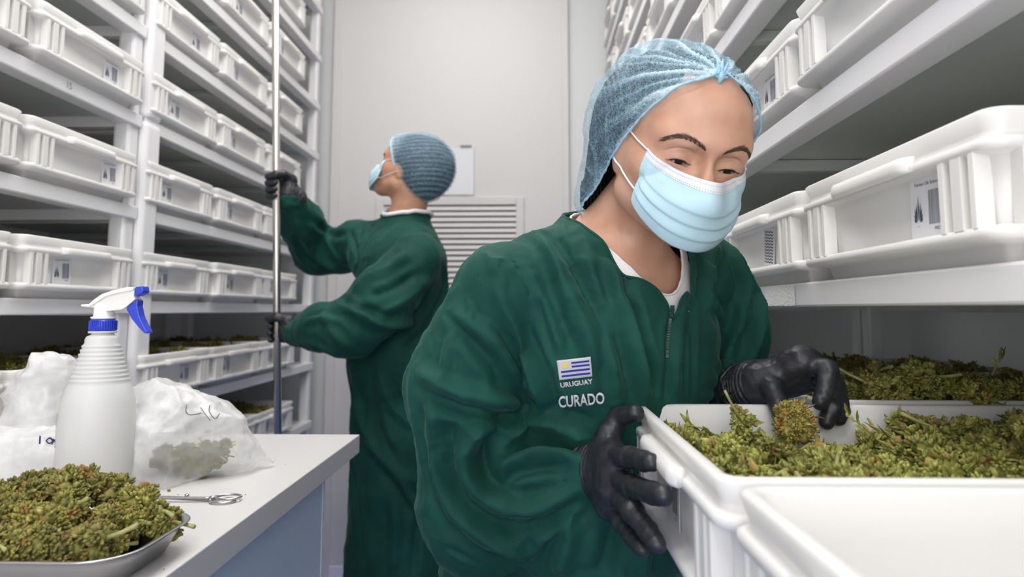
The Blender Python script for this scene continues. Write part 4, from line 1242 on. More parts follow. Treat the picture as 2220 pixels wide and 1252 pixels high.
Mb.u(cap(mNB + Vector((0, 0, -.06)), mSL + Vector((0, 0, -.02)), .055, .045), .05); Mb.u(cap(mNB + Vector((0, 0, -.06)), mSR + Vector((0, 0, -.02)), .055, .045), .05)
Mb.u(cap(mSC + Vector((0, 0, -.06)), mPEL, .125, .125, (MF, .8)), .06)
for a, e, w_ in ((mSL, mE1, mW1), (mSR, mE2, mW2)):
    Mb.u(cap(a, e, .046, .038), .03); Mb.u(cap(e, w_, .038, .027), .02)
for s in (1, -1):
    hp = mPEL + MR*.08*s; kn = hp + Vector((-.02, 0, -.43)); an = Vector((kn.x + .02, kn.y, .11))
    Mb.u(cap(hp, kn, .09, .058), .05); Mb.u(cap(kn, an, .055, .038), .03)
xs = axis_pts(-.98, -.12, .009, (-.52, -.30, .0035)); ys = axis_pts(1.86, 2.52, .009, (2.08, 2.30, .0035)); zs = axis_pts(.06, 1.92, .012, (1.60, 1.86, .0035))
Vm, Fm_ = nets(Mb.grid(xs, ys, zs), xs, ys, zs); Vm = project(Mb, Vm, 2)
person_part('body', raw_mesh('body', Vm, Fm_), M_skin2, man, man_loc)
man_bvh = BVHTree.FromPolygons(Vm.tolist(), Fm_.tolist())
eyes(HM, man, man_loc, 8)
for s in (1, -1):
    hairs('eyebrow', HM, [(s*.011, 0, .0150), (s*.022, 0, .0205), (s*.034, 0, .0245), (s*.055, 0, .0185)], 160, .0075, (1, .9), .0004, M_lash, man, man_loc, man_bvh, spread=.0045, seed=13+s)
face_mask(HM, man, man_loc, man_bvh, 60, 44)
def mcap(grow):
    Fd = Field()
    Fd.u(in_frame(HM, ell((0, -.018, .036), (.084+grow, .108+grow, .090+grow))), .01)
    Fd.u(in_frame(HM, ell((0, -.062, .012), (.072+grow, .070+grow, .088+grow))), .05)
    Fd.u(in_frame(HM, ell((0, .046, .050), (.061+grow, .050+grow, .052+grow))), .02)
    return Fd
def mrim(P):
    Mi = np.array(HM.inverted()); q = P @ Mi[:3, :3].T + Mi[:3, 3]
    return (q[:, 2] - .066) - 1.25*(q[:, 1] - .075) + 1.5*q[:, 0]**2, q
for nm, gr, mt, gcut in (('hair', .0015, M_hair, .012), ('hair_cap', .006, None, 0)):
    fd = mcap(gr); c = HM.translation
    xs = np.arange(c.x-.17, c.x+.17, .005); ys = np.arange(c.y-.17, c.y+.17, .005); zs = np.arange(c.z-.16, c.z+.17, .005)
    V_, F_ = nets(fd.grid(xs, ys, zs), xs, ys, zs); V_ = project(fd, V_, 2); g, q = mrim(V_)
    V_, F_, u_ = keep_faces(V_, F_, g > gcut); g = g[u_]; q = q[u_]
    me = raw_mesh(nm, V_, F_)
    if nm == 'hair': person_part(nm, me, mt, man, man_loc)
    else:
        # rows of stitched gathers run round this cap
        row = np.sin((q[:, 2]*.8 + q[:, 1]*.35)*520)
        D = .0016*row*np.clip(g/.03, 0, 1) + .004*vnoise(q*22, 5)*np.clip(g/.03, 0, 1)
        V_ = V_ + vnormals(V_, F_)*D[:, None]; me = raw_mesh(nm, V_, F_)
        dn = np.clip(.02 + .16*(row > .3) + .5*np.exp(-(g/.012)**2) + .25*np.exp(-((q[:, 1]-.06)/.03)**2), 0, 1)
        a_ = me.attributes.new('dens', 'FLOAT', 'POINT'); a_.data.foreach_set('value', dn.astype(f32))
        mc = person_part(nm, me, cap_material('blue_nonwoven_cap_man', (.14, .34, .50), .16), man, man_loc)
        b, _ = rim_tube(V_, boundary_loops(F_)[0], .0028, 5, 2, 3, .3); b.build('elastic_edge', M_capedge, mc)
# gown
up = Vector((0, 0, 1)); MG = Field()
MG.u(cap(mSC + up*-.04, mSC + up*-.30, .135, .150, (MF, .85)), .06)
MG.u(cap(mSC + up*-.30, mPEL + up*-.02, .150, .158, (MF, .92)), .06); MG.u(cap(mPEL, mPEL + up*-.50, .158, .185, (MF, .95)), .05)
MG.u(cap(mSC.lerp(mSL, .5) + up*-.03, mSC.lerp(mSR, .5) + up*-.03, .098, .090), .05)
MG.u(cap(mNB + up*-.055, mSL + up*-.006, .064, .062), .05); MG.u(cap(mNB + up*-.055, mSR + up*-.006, .062, .058), .05)
MG.u(cap(mNB + up*-.06, mNB + up*.01, .076, .070), .03)
MG.u(cap(mSC - MF*.06 + up*-.02, mSC - MF*.07 + up*-.22, .10, .10), .06)
MA = Field()
MA.u(cap(mSL, mA1, .070, .088), .02); MA.u(cap(mA1, mE1, .088, .080), .03); MA.u(cap(mE1, mFM, .080, .066), .03); MA.u(cap(mFM, mW1, .066, .036), .03)
MA.u(cap(mSR, mB1, .066, .072), .02); MA.u(cap(mB1, mE2, .072, .078), .03); MA.u(cap(mE2, mG2, .078, .066), .03); MA.u(cap(mG2, mW2, .064, .040), .03)
MG.u((MA.eval, np.min([o[1][1] for o in MA.ops], 0), np.max([o[1][2] for o in MA.ops], 0)), .015)
xs = axis_pts(-1.0, -.08, .0075); ys = axis_pts(1.80, 2.55, .0075); zs = axis_pts(.38, 1.80, .015, (.9, 1.8, .0075))
Vk, Fk = nets(MG.grid(xs, ys, zs), xs, ys, zs); Vk = project(MG, Vk, 2)
Nk = vnormals(Vk, Fk); Vk = Vk + Nk*(.006*vnoise(Vk*np.array([10, 10, 6]), 13) + .004*creases(Vk, 13, 18) + .002*creases(Vk, 30, 22))[:, None]
for W_ in (mW1, mW2):
    d = Vk - V3(W_); rr = np.linalg.norm(d, axis=1); Vk = Vk + vnormals(Vk, Fk)*(np.exp(-(rr/.05)**2)*.004*np.sin(Vk[:, 2]*260 + 4*vnoise(Vk*25, 3)))[:, None]
MFOLDS = [
 ([(885,545),(840,585),(800,600),(760,640)], .016, .014), ([(905,590),(850,625),(800,640)], .012, -.012), ([(930,600),(880,650),(820,680)], .016, .012),
 ([(750,655),(790,690),(850,705),(910,690)], .015, .016), ([(730,640),(770,665),(820,680)], .010, -.010), ([(700,670),(720,720),(760,760)], .012, .009),
 ([(660,700),(700,690),(740,700)], .010, .009), ([(650,740),(690,750),(730,770)], .010, .007),
 ([(640,470),(660,520),(700,570),(740,590)], .014, .012), ([(625,500),(650,560),(690,590)], .012, .008), ([(670,470),(720,510),(750,505)], .012, -.010),
 ([(700,500),(720,540),(745,570)], .010, .010), ([(760,500),(775,560),(768,600)], .010, -.010), ([(800,480),(785,540),(762,600)], .010, .008),
 ([(960,560),(965,640),(930,720)], .014, .010), ([(955,650),(920,720),(870,760)], .012, -.012),
 ([(765,800),(790,930),(850,1010),(920,1060)], .018, .016), ([(800,820),(830,960),(880,1040)], .014, -.013), ([(850,1010),(890,1080),(935,1110)], .012, .014),
 ([(760,980),(775,1100),(790,1240)], .016, -.012), ([(850,1080),(860,1160),(855,1240)], .016, .010), ([(910,1120),(900,1180),(895,1250)], .012, -.010), ([(820,800),(850,880),(905,930)], .014, .010),
]
Vk = apply_folds(Vk, Fk, [(p, w_, a_*1.2) for p, w_, a_ in MFOLDS])
Vk0 = Vk.copy(); dn0 = Vk0 - V3(mNB); ax0 = V3((HM.translation - mNB).normalized()); al0 = dn0 @ ax0; rd0 = np.linalg.norm(dn0 - np.outer(al0, ax0), axis=1)
d_ = Mb.eval(Vk); Vk = Vk + vnormals(Vk, Fk)*(np.clip(.010 - d_, 0, .03)*(d_ < .010))[:, None]
dn_ = (Vk - V3(mNB)) ; axn = V3((HM.translation - mNB).normalized()); al = dn_ @ axn; rd = np.linalg.norm(dn_ - np.outer(al, axn), axis=1)
cut = (rd0 < .078) & (al0 > -.055) & (Vk0[:, 2] > 1.5)
Vk = np.where(cut[:, None], Vk0, Vk); Vk, Fk, _ = keep_faces(Vk, Fk, ~cut & (Vk[:, 2] > .45))
mg = person_part('gown', raw_mesh('gown', Vk, Fk), M_gown, man, man_loc)
lp = max(boundary_loops(Fk)[:2], key=lambda l: Vk[l][:, 2].mean())
b, PP = rim_tube(Vk, lp, .004, 6, 1, 4); b.build('neck_binding', M_gown, mg)
b, PP = rim_tube(Vk, lp, .007, 6, 1, 4, 0, (.006, 0, .009)); o = b.build('undershirt_collar', M_under, man); o.location = -man_loc
# shoes of both
M_shoe = mat('white_clog', (.7, .7, .7), .5)
for own, base, ans in ((man, man_loc, [(mPEL + MR*.08*s) for s in (1, -1)]), (woman, woman_loc, [Vector((PEL.x + WR.x*.085*s + .02, PEL.y + WR.y*.085*s, 0)) for s in (1, -1)])):
    dr = MF if own is man else WF
    for an in ans:
        p = Vector((an.x, an.y, 0)); b = MB(); rings = []
        u_ = dr.cross(Vector((0, 0, 1)))
        for t, w_, h_ in ((-.07, .020, .05), (-.055, .034, .075), (0, .040, .085), (.06, .042, .065), (.12, .046, .050), (.165, .038, .04), (.185, .016, .025)):
            rings.append([p + dr*t + u_*w_*math.cos(a) + Vector((0, 0, h_*.5 + h_*.5*math.sin(a))) for a in [2*PI*k/14 for k in range(14)]])
        b.loft(rings); o = b.build('shoe', M_shoe, own); o.location = -base
# steel pole and the fists around it
pdir = (POLE_TOP - POLE_MID).normalized(); foot = POLE_MID - pdir*(POLE_MID.z/pdir.z); top = foot + pdir*(3.0/pdir.z)
pole = empty('steel_pole', foot, 'long upright steel pole held by the man', 'pole')
b = MB(); b.tube([Vector((0, 0, .01)), (top - foot)], .0115, 20); b.build('shaft', M_pole, pole)
b = MB(); b.lathe([(.014, 0), (.016, .01), (.0125, .05)], 20); b.build('end_cap', mat('grey_rubber', (.2, .2, .2), .7), pole)
def fist(center, wrist, side, thumb_up=True):
    "four fingers curled round the pole; wrist comes from one side"
    c = Vector(center); w_ = Vector(wrist); a = pdir; d = (w_ - c); d = (d - a*d.dot(a)).normalized(); s = a.cross(d)*side
    fs = []
    for i in range(4):
        z = (.030 - .0205*i); R_ = .021
        k = c + d*.046 + s*.016 + a*z
        fs.append([k, c + a*z + s*.026 + d*.008, c + a*z - d*.022 + s*.010, c + a*z - d*.014 - s*.017])
    th = [c + d*.045 - s*.012 + a*.026, c + a*.038 + d*.012 - s*.022, c + a*.034 - d*.012 - s*.022, c + a*.030 - d*.026 - s*.006]
    hand('glove', w_ - (w_ - c).normalized()*.012, fs, th, owner=man, base=man_loc, voxel=.0026, wr=.030, cuff=w_ + (w_-c).normalized()*.018, kn=.0145)
pc1 = foot + pdir*((at(604, 715, 2.085).z)/pdir.z); pc2 = foot + pdir*((at(604, 405, 2.085).z)/pdir.z)
fist(pc1, at(636, 722, 2.075), 1); fist(pc2, at(632, 424, 2.125), 1)
print('man', time.time() - _t1)
# ------------------------------------------------------------------ flower buds
def bud_material(name, c_dark, c_mid, c_hi, rust):
    m = bpy.data.materials.new(name); m.use_nodes = True; N, L = nt(m); b = N['Principled BSDF']; b.inputs['Roughness'].default_value = .65
    tc = N.new('ShaderNodeTexCoord'); oi = N.new('ShaderNodeObjectInfo')
    n1 = N.new('ShaderNodeTexNoise'); n1.inputs['Scale'].default_value = 150; n1.inputs['Detail'].default_value = 4; L.new(tc.outputs['Object'], n1.inputs['Vector'])
    r = N.new('ShaderNodeValToRGB'); e = r.color_ramp.elements; e[0].position = .30; e[0].color = (*c_dark, 1); e[1].position = .72; e[1].color = (*c_hi, 1)
    k = e.new(.5); k.color = (*c_mid, 1); L.new(n1.outputs[0], r.inputs[0])
    n2 = N.new('ShaderNodeTexNoise'); n2.inputs['Scale'].default_value = 75; n2.inputs['Detail'].default_value = 6; L.new(tc.outputs['Object'], n2.inputs['Vector'])
    mr = N.new('ShaderNodeMapRange'); mr.inputs['From Min'].default_value = .56; mr.inputs['From Max'].default_value = .66; L.new(n2.outputs[0], mr.inputs['Value'])
    mm = N.new('ShaderNodeMath'); mm.operation = 'MULTIPLY'; mm.inputs[1].default_value = .8; L.new(mr.outputs[0], mm.inputs[0])
    mx = N.new('ShaderNodeMix'); mx.data_type = 'RGBA'; L.new(mm.outputs[0], mx.inputs['Factor']); L.new(r.outputs[0], mx.inputs[6]); mx.inputs[7].default_value = (*rust, 1)
    hs = N.new('ShaderNodeHueSaturation'); L.new(mx.outputs[2], hs.inputs['Color'])
    m1 = N.new('ShaderNodeMath'); m1.operation = 'MULTIPLY_ADD'; m1.inputs[1].default_value = .5; m1.inputs[2].default_value = .75; L.new(oi.outputs['Random'], m1.inputs[0]); L.new(m1.outputs[0], hs.inputs['Value'])
    L.new(hs.outputs[0], b.inputs['Base Color'])
    return bump(m, 1500, .3, .0006)
M_bud = bud_material('dried_flower', (.075, .068, .012), (.20, .185, .034), (.42, .39, .10), (.24, .11, .03))
M_budl = bud_material('leafy_flower', (.10, .105, .02), (.27, .28, .055), (.54, .53, .16), (.36, .19, .05))
M_stem = vary(mat('green_stem', (.30, .30, .10), .6), (.24, .25, .07), (.40, .38, .16), 60)
def calyx(b, p, d, L_, r, rnd):
    d = d.normalized(); u = d.orthogonal().normalized(); v = d.cross(u); a0 = rnd.random()*6
    rings = []
    for t, k in ((0, .7), (.42, 1.0), (.84, .72)):
        rings.append([p + d*(t*L_) + (u*math.cos(a0 + 2*PI*i/5) + v*math.sin(a0 + 2*PI*i/5))*r*k for i in range(5)])
    n = len(b.v); tip = p + d*L_ + u*rnd.uniform(-.25, .25)*L_
    vs = [q for rg in rings for q in rg] + [tip]; fs = []
    for k in range(2):
        for i in range(5): fs.append((k*5+i, k*5+(i+1) % 5, (k+1)*5+(i+1) % 5, (k+1)*5+i))
    for i in range(5): fs.append((10+i, 10+(i+1) % 5, 15))
    b.add(vs, fs, True)
def leaf(b, p, d, L_, w, rnd, curl=1.0):
    d = d.normalized(); side = d.cross(Vector((rnd.uniform(-1, 1), rnd.uniform(-1, 1), rnd.uniform(-1, 1)))).normalized(); n = d.cross(side)
    vs = []; c = rnd.uniform(.3, 1.3)*curl
    for k in range(7):
        t = k/6; a = c*t; pos = p + (d*math.sin(a)/max(a, .01)*t + n*(1-math.cos(a))/max(a, .01)*t)*L_ if a > .01 else p + d*L_*t
        ww = w*math.sin(PI*min(1, t*.92 + .08))**.8*(1 + .15*math.sin(k*2.4))
        nn_ = (n*math.cos(a) - d*math.sin(a))
        vs += [pos - side*ww + nn_*ww*.55, pos, pos + side*ww + nn_*ww*.55]
    fs = []
    for k in range(6):
        o = k*3; fs += [(o, o+1, o+4, o+3), (o+1, o+2, o+5, o+4)]
    b.add(vs, fs, True)
def bud_proto(seed, L_=.055, W=.016, ncl=13, nca=15, leaves=0, csz=1.0, stem=True):
    rnd = random.Random(seed); b = MB(); lf = MB()
    bendy = rnd.uniform(-.25, .25); 
    for c in range(ncl):
        t = (c + .4)/ncl; ax = Vector((L_*t, bendy*L_*t*t, rnd.uniform(-.1, .1)*W))
        R_ = W*(.45 + .75*math.sin(PI*(.18 + .80*t)))*rnd.uniform(.75, 1.1)
        a = c*2.4 + rnd.uniform(-.4, .4); rad = Vector((.35, math.cos(a), math.sin(a))).normalized()
        cen = ax + rad*R_*.42; rr = R_*.62
        for i in range(nca):
            z = rnd.uniform(-1, 1); th = rnd.random()*2*PI; s_ = math.sqrt(1-z*z); dv = Vector((z, s_*math.cos(th), s_*math.sin(th)))
            if dv.dot(rad) < -.45: dv = -dv
            dd = (dv + Vector((.18, 0, 0)) + rad*.2).normalized()
            calyx(b, cen + dv*rr*.62, dd, rnd.uniform(.0040, .0062)*csz, rnd.uniform(.0013, .0019)*csz, rnd)
        b.loft([[cen + Vector((math.cos(q_)*rr*.62, math.sin(q_)*math.cos(w_)*rr*.62, math.sin(q_)*math.sin(w_)*rr*.62)) for w_ in [2*PI*j/8 for j in range(8)]] for q_ in (.25, .8, 1.57, 2.3, 2.9)])
        for i in range(leaves):
            th = rnd.random()*2*PI; dv = (rad + Vector((rnd.uniform(.2, 1.2), rnd.uniform(-.8, .8), rnd.uniform(-.8, .8)))).normalized()
            leaf(lf, cen + dv*rr*.5, dv, rnd.uniform(.010, .019), rnd.uniform(.0020, .0034), rnd, 1.6)
    cx = L_/2
    def fin(mb, nm, m):
        me = mb.mesh(nm); me.transform(Matrix.Translation((-cx, 0, 0))); me.materials.append(m); return me
    st = MB(); q = rnd.uniform(-.2, .2)
    sl = L_*rnd.uniform(.25, .6)
    st.tube([Vector((L_*.6, 0, 0)), Vector((L_*.1, 0, 0)), Vector((-sl*.5, sl*q*.3, 0)), Vector((-sl, sl*q, .001))], [.0012, .0016, .0018, .0021], 6)
    return fin(b, 'bud', M_budl if leaves else M_bud), fin(st, 'stem', M_stem), (fin(lf, 'small_leaves', M_budl) if leaves else None)
TRAYB = [bud_proto(20+i, rr_, ww_*1.1, 13, 40) for i, (rr_, ww_) in enumerate(((.055, .0165), (.062, .015), (.045, .017), (.050, .0145), (.068, .016), (.040, .015)))]
LEAFB = [bud_proto(40+i, rr_, ww_*1.05, 11, 26, 3, 1.15) for i, (rr_, ww_) in enumerate(((.055, .0150), (.070, .014), (.048, .016), (.062, .0135)))]
FARB = [bud_proto(60+i, .052, .016, 8, 9, 2, 1.5) for i in range(3)]
def put_bud(protos, loc, rnd, label, group, rot=None, scale=1.0, idx=None, name='flower_bud'):
    pm, sm, lm = protos[idx if idx is not None else rnd.randrange(len(protos))]
    o = link(name, pm); tag(o, label, 'flower bud', group)
    link('stem', sm, o)
    if lm is not None: l = link('small_leaves', lm, o); l['kind'] = 'stuff'
    o.location = loc; o.rotation_euler = rot if rot is not None else (rnd.uniform(0, 6.28), rnd.uniform(-.5, .5), rnd.uniform(0, 6.28)); o.scale = (scale,)*3
    return o
def heap(protos, n, x0, x1, y0, y1, hf, label, group, seed, scale=(.85, 1.15), deep=.02, mind=.022):
    rnd = random.Random(seed); pts = []
    for i in range(n):
        for _ in range(30):
            x = rnd.uniform(x0, x1); y = rnd.uniform(y0, y1)
            if all((x-a)**2 + (y-b_)**2 > (mind*(1 - .6*_/30))**2 for a, b_ in pts): break
        pts.append((x, y)); z = hf(x, y) - rnd.random()**2*deep
        put_bud(protos, (x, y, z), rnd, label, group, scale=rnd.uniform(*scale))
# tray on the bench
TX0, TX1, TY0, TY1 = -.74, -.368, .628, .792
tc_ = Vector(((TX0+TX1)/2, (TY0+TY1)/2, ZT))
tray = empty('metal_tray', tc_, 'shallow stainless steel tray of green buds on the near corner of the bench', 'tray')
b = MB(); Wt, Dt = TX1-TX0, TY1-TY0
prof = [(.0, .030, .034), (.003, .022, .038), (.024, .010, .042), (.030, .006, .046), (.0325, .0, .048), (.0335, .001, .048), (.0315, .008, .044), (.026, .0125, .042), (.005, .024, .036), (.0018, .032, .034)]
b.loft([rrect(Wt-2*i, Dt-2*i, r_-i*.4, z, 8) for z, i, r_ in prof]); b.build('tray_shell', M_steel, tray)
heap(TRAYB, 46, TX0+.03, TX1-.072, TY0+.042, TY1-.028, lambda x, y: ZT + .023 + .022*math.exp(-((x+.58)/.10)**2) + .010*math.exp(-((y-.75)/.04)**2), 'dried green flower bud heaped in the steel tray', 'buds in the steel tray', 3, (.9, 1.22), .016, .034)
rnd = random.Random(9)
for i, (px, py, Y, rz) in enumerate(((175, 1058, .775, 3.3), (205, 1062, .78, -2.9), (60, 1068, .77, .8), (120, 1062, .775, 2.4), (290, 1088, .775, 2.75), (20, 1085, .76, 1.1), (330, 1120, .76, 3.0), (150, 1095, .74, 2.0))):
    put_bud(TRAYB, at(px, py, Y), rnd, 'dried green flower bud heaped in the steel tray', 'buds in the steel tray', rot=(rnd.uniform(0, 6), rnd.uniform(-.4, .1), rz), idx=i % 6, scale=1.15)

# buds in the tote the woman holds
def hheld(x, y):
    return ZB + .086 + .038*math.exp(-((x-.62)/.13)**2) + .010*math.sin(x*21+y*13) + .012*math.exp(-((y-.66)/.09)**2)*.6
heap(LEAFB, 118, .180, .69, .535, .865, hheld, 'leafy green flower bud in the tote the woman is holding', 'buds in the held tote', 5, (.9, 1.3), .026, .038)
GH = 'buds in the held tote'
HB = bud_proto(77, .036, .025, 18, 44, 1, .95); HB[0].materials.clear(); HB[0].materials.append(bud_material('rusty_flower', (.10, .085, .018), (.30, .24, .05), (.52, .46, .13), (.42, .15, .04)))
put_bud([HB], at(1724, 922, .845), rnd, 'rounded rust-tinged flower bud pinched between her gloved thumb and fingers', None, rot=(.3, -1.35, 1.2), idx=0, scale=1.05)
put_bud(LEAFB, at(1622, 938, .83), rnd, 'long flower bud leaning up against the far wall of the held tote', None, rot=(.5, 1.0, .35), idx=1, scale=.9)
def leaf_obj(p0, dirs, label, L_=.05):
    b = MB(); rn = random.Random(int(p0.x*1e4)); base = Vector((0, 0, 0))
    b2 = MB(); b2.tube([base, dirs*.5 + Vector((0, 0, .004)), dirs], [.0012, .001, .0006], 5)
    o = b2.build('leaf_sprig', M_stem); o.location = p0; tag(o, label, 'leaf')
    for k in range(5):
        leaf(b, dirs*(.25 + .17*k), (dirs.normalized() + Vector((rn.uniform(-.9, .9), rn.uniform(-.6, .6), rn.uniform(-.3, .9)))), rn.uniform(.014, .026), rn.uniform(.002, .0035), rn)
    me = b.mesh('leaflets'); me.materials.append(M_budl); l = link('leaflets', me, o); l['kind'] = 'stuff'
leaf_obj(at(1905, 960, .80), Vector((-.035, .0, .030)), 'curled green leaf sprig standing up beside the gloved fingers')
leaf_obj(at(1960, 970, .80), Vector((-.030, .01, .022)), 'thin leaf sprig lying on the buds right of the glove')
leaf_obj(at(2020, 960, .82), Vector((-.030, .01, .018)), 'small brown stalk poking out of the buds near the far wall')
leaf_obj(at(1560, 950, .82), Vector((-.035, .01, .012)), 'thin curled leaves lying along the left rim of the held tote')
leaf_obj(at(2150, 815, .99), Vector((.02, .0, .030)), 'dark leaf sprig standing up in the tote behind')
# darker buds in the tote behind and the deep one
heap(LEAFB[:2] + TRAYB[:3], 70, .46, .92, .955, 1.25, lambda x, y: ZB + .122 + .040*math.exp(-((x-.56)/.10)**2)*math.exp(-((y-1.02)/.1)**2), 'dark green flower bud in the tote behind the held one', 'buds in the tote behind', 15, (.9, 1.25), .02, .034)
def bulk_mesh(seed, n, w_, d_):
    "a bed of buds far back in a tote, one mesh"
    rn = random.Random(seed); VV = []; FF = []; off = 0
    src = []
    for pm, sm, lm in FARB:
        for me in (pm, lm):
            v = np.zeros(len(me.vertices)*3); me.vertices.foreach_get('co', v); src.append((v.reshape(-1, 3), [tuple(p.vertices) for p in me.polygons]))
    for k in range(n):
        q = rn.randrange(3); M_ = np.array((Matrix.Rotation(rn.random()*6.3, 3, 'Z') @ Matrix.Rotation(rn.random()*6.3, 3, 'X')))
        t = np.array([rn.uniform(-d_/2, d_/2), rn.uniform(-w_/2, w_/2), rn.uniform(-.012, .012)]); s_ = rn.uniform(.9, 1.3)
        for v, f in (src[2*q], src[2*q+1]):
            VV.append(v @ M_.T*s_ + t); FF += [tuple(i + off for i in p) for p in f]; off += len(v)
    me = bpy.data.meshes.new('bud_bed'); me.from_pydata(np.vstack(VV).tolist(), [], FF); me.materials.append(M_bud); me.update(); return me
BED = [bulk_mesh(5, 46, .31, .50), bulk_mesh(8, 46, .31, .50)]
def bed(loc, flip, label):
    o = link('bud_bed', BED[flip % 2]); o.location = loc; o.rotation_euler = (0, 0, PI*(flip % 3 == 1)); tag(o, label, 'flower buds', 'beds of dark buds', 'stuff')
bed((XTR + .30, 1.55, ZB + .118), 0, 'bed of dark buds in the deepest tote on the low right shelf')
for q, (t, n) in enumerate(bin_list):
    bed((t.location.x - .29, t.location.y, t.location.z + .112), q, 'dark buds in the ' + t['label'].replace('white tote on the left rack', 'left rack tote'))

# ------------------------------------------------------------------ spray bottle
sb0 = at(203, 1056, .992); sb0.z = ZT; S_ = .992/1480
bot = empty('spray_bottle', sb0, 'white spray bottle with blue collar and blue trigger on the bench', 'bottle')
M_pe = translucent(mat('milky_polyethylene', (.80, .80, .79), .42), .25, (.95, .95, .93)); M_pw = mat('white_plastic', (.82, .80, .78), .35)
M_blue = mat('bright_blue_plastic', (.035, .075, .72), .3); M_blue.node_tree.nodes['Principled BSDF'].inputs['Transmission Weight'].default_value = .25
prof = [(66, 0), (72, 3), (74, 12), (73.5, 150), (71, 190), (68, 205), (60, 228)]
for k in range(9):
    r_ = 57 - k*2.5; z_ = 234 + k*9
    prof += [(r_, z_), (r_+1.2, z_+2.5), (r_+1.0, z_+5), (r_-2.2, z_+6.5), (r_-2.2, z_+8)]
prof += [(33, 316), (33, 324), (30, 330), (24, 333), (21, 335), (21, 341)]
b = MB(); b.lathe([(r_*S_, z_*S_) for r_, z_ in prof], 40); b.build('bottle_body', M_pe, bot)
b = MB(); b.lathe([(27*S_, 337*S_), (28*S_, 339*S_), (28*S_, 341*S_), (25*S_, 342*S_)], 30); b.build('neck_ring', M_pe, bot)
b = MB(); b.lathe([(22*S_, 342*S_), (27*S_, 343*S_), (24.5*S_, 366*S_), (20*S_, 367*S_)], 36)
for k in range(36):
    a = 2*PI*k/36; b.cbox((26.2*S_*math.cos(a), 26.2*S_*math.sin(a), 354*S_), (.0012, .0012, 20*S_))
b.build('collar', M_blue, bot)
b = MB(); b.lathe([(22*S_, 367*S_), (25*S_, 369*S_), (25*S_, 372*S_), (20*S_, 374*S_), (19.5*S_, 400*S_), (12*S_, 410*S_), (2*S_, 413*S_)], 28); b.build('pump_housing', M_pw, bot)
def extr(name, pts, th, m, parent, ox=203, oy=1056, bev=.001):
    b = MB(); b.loft([[((x-ox)*S_, -th/2, (oy-y)*S_) for x, y in pts], [((x-ox)*S_, th/2, (oy-y)*S_) for x, y in pts]], smooth=False)
    return b.build(name, m, parent, bevel=bev, seg=2, angle=30)
extr('pump_head', [(165, 658), (166, 662), (190, 664), (206, 672), (214, 672), (250, 668), (258, 664), (280, 645), (276, 640), (277, 620), (262, 621), (236, 628), (212, 636), (196, 646), (184, 655)], .020, M_pw, bot)
extr('spine', [(163, 657), (163, 661), (182, 662), (198, 652), (216, 640), (240, 633), (277, 626), (277, 619), (258, 620), (232, 626), (208, 634), (192, 645), (180, 656)], .026, M_pw, bot)
extr('nozzle', [(277, 619), (293, 617), (296, 628), (293, 632), (280, 639), (277, 636)], .018, M_blue, bot, bev=.002)
extr('trigger', [(280, 646), (284, 648), (283, 660), (289, 682), (298, 700), (309, 717), (306, 720), (300, 718), (286, 704), (272, 688), (264, 674), (259, 668), (261, 663)], .016, M_blue, bot, bev=.002)
b = MB()
for (x0, y0, x1, y1) in ((-71, 130, -71, 60), (-58, 130, -58, 60)):
    pass
M_ink = mat('grey_scale_print', (.35, .36, .38), .6)
def bottle_pt(a, z, r_=74.3): return Vector((r_*S_*math.sin(a), -r_*S_*math.cos(a), z*S_))
for a, z0, z1 in ((-1.18, 100, 168), (-.98, 100, 168)): b.tube([bottle_pt(a, z) for z in np.linspace(z0, z1, 6)], .0003, 4)
for z in (100, 120, 146, 168): b.tube([bottle_pt(a, z) for a in np.linspace(-1.18, -.98, 5)], .0003, 4)
b.build('volume_scale', M_ink, bot)

# ------------------------------------------------------------------ plastic bags
def bag_material():
    m = bpy.data.materials.new('frosted_plastic_film'); m.use_nodes = True; N, L = nt(m); b = N['Principled BSDF']
    b.inputs['Base Color'].default_value = (.88, .88, .88, 1); b.inputs['Roughness'].default_value = .22
    t = N.new('ShaderNodeBsdfTranslucent'); t.inputs[0].default_value = (.95, .95, .95, 1); m1 = N.new('ShaderNodeMixShader'); m1.inputs[0].default_value = .4
    L.new(b.outputs[0], m1.inputs[1]); L.new(t.outputs[0], m1.inputs[2])
    tr = N.new('ShaderNodeBsdfTransparent'); m2 = N.new('ShaderNodeMixShader'); 
    at_ = N.new('ShaderNodeAttribute'); at_.attribute_name = 'dens'
    L.new(at_.outputs['Fac'], m2.inputs[0]); L.new(tr.outputs[0], m2.inputs[1]); L.new(m1.outputs[0], m2.inputs[2]); L.new(m2.outputs[0], N['Material Output'].inputs[0])
    return bump(m, 55, .5, .006, detail=6)
M_bag = bag_material()
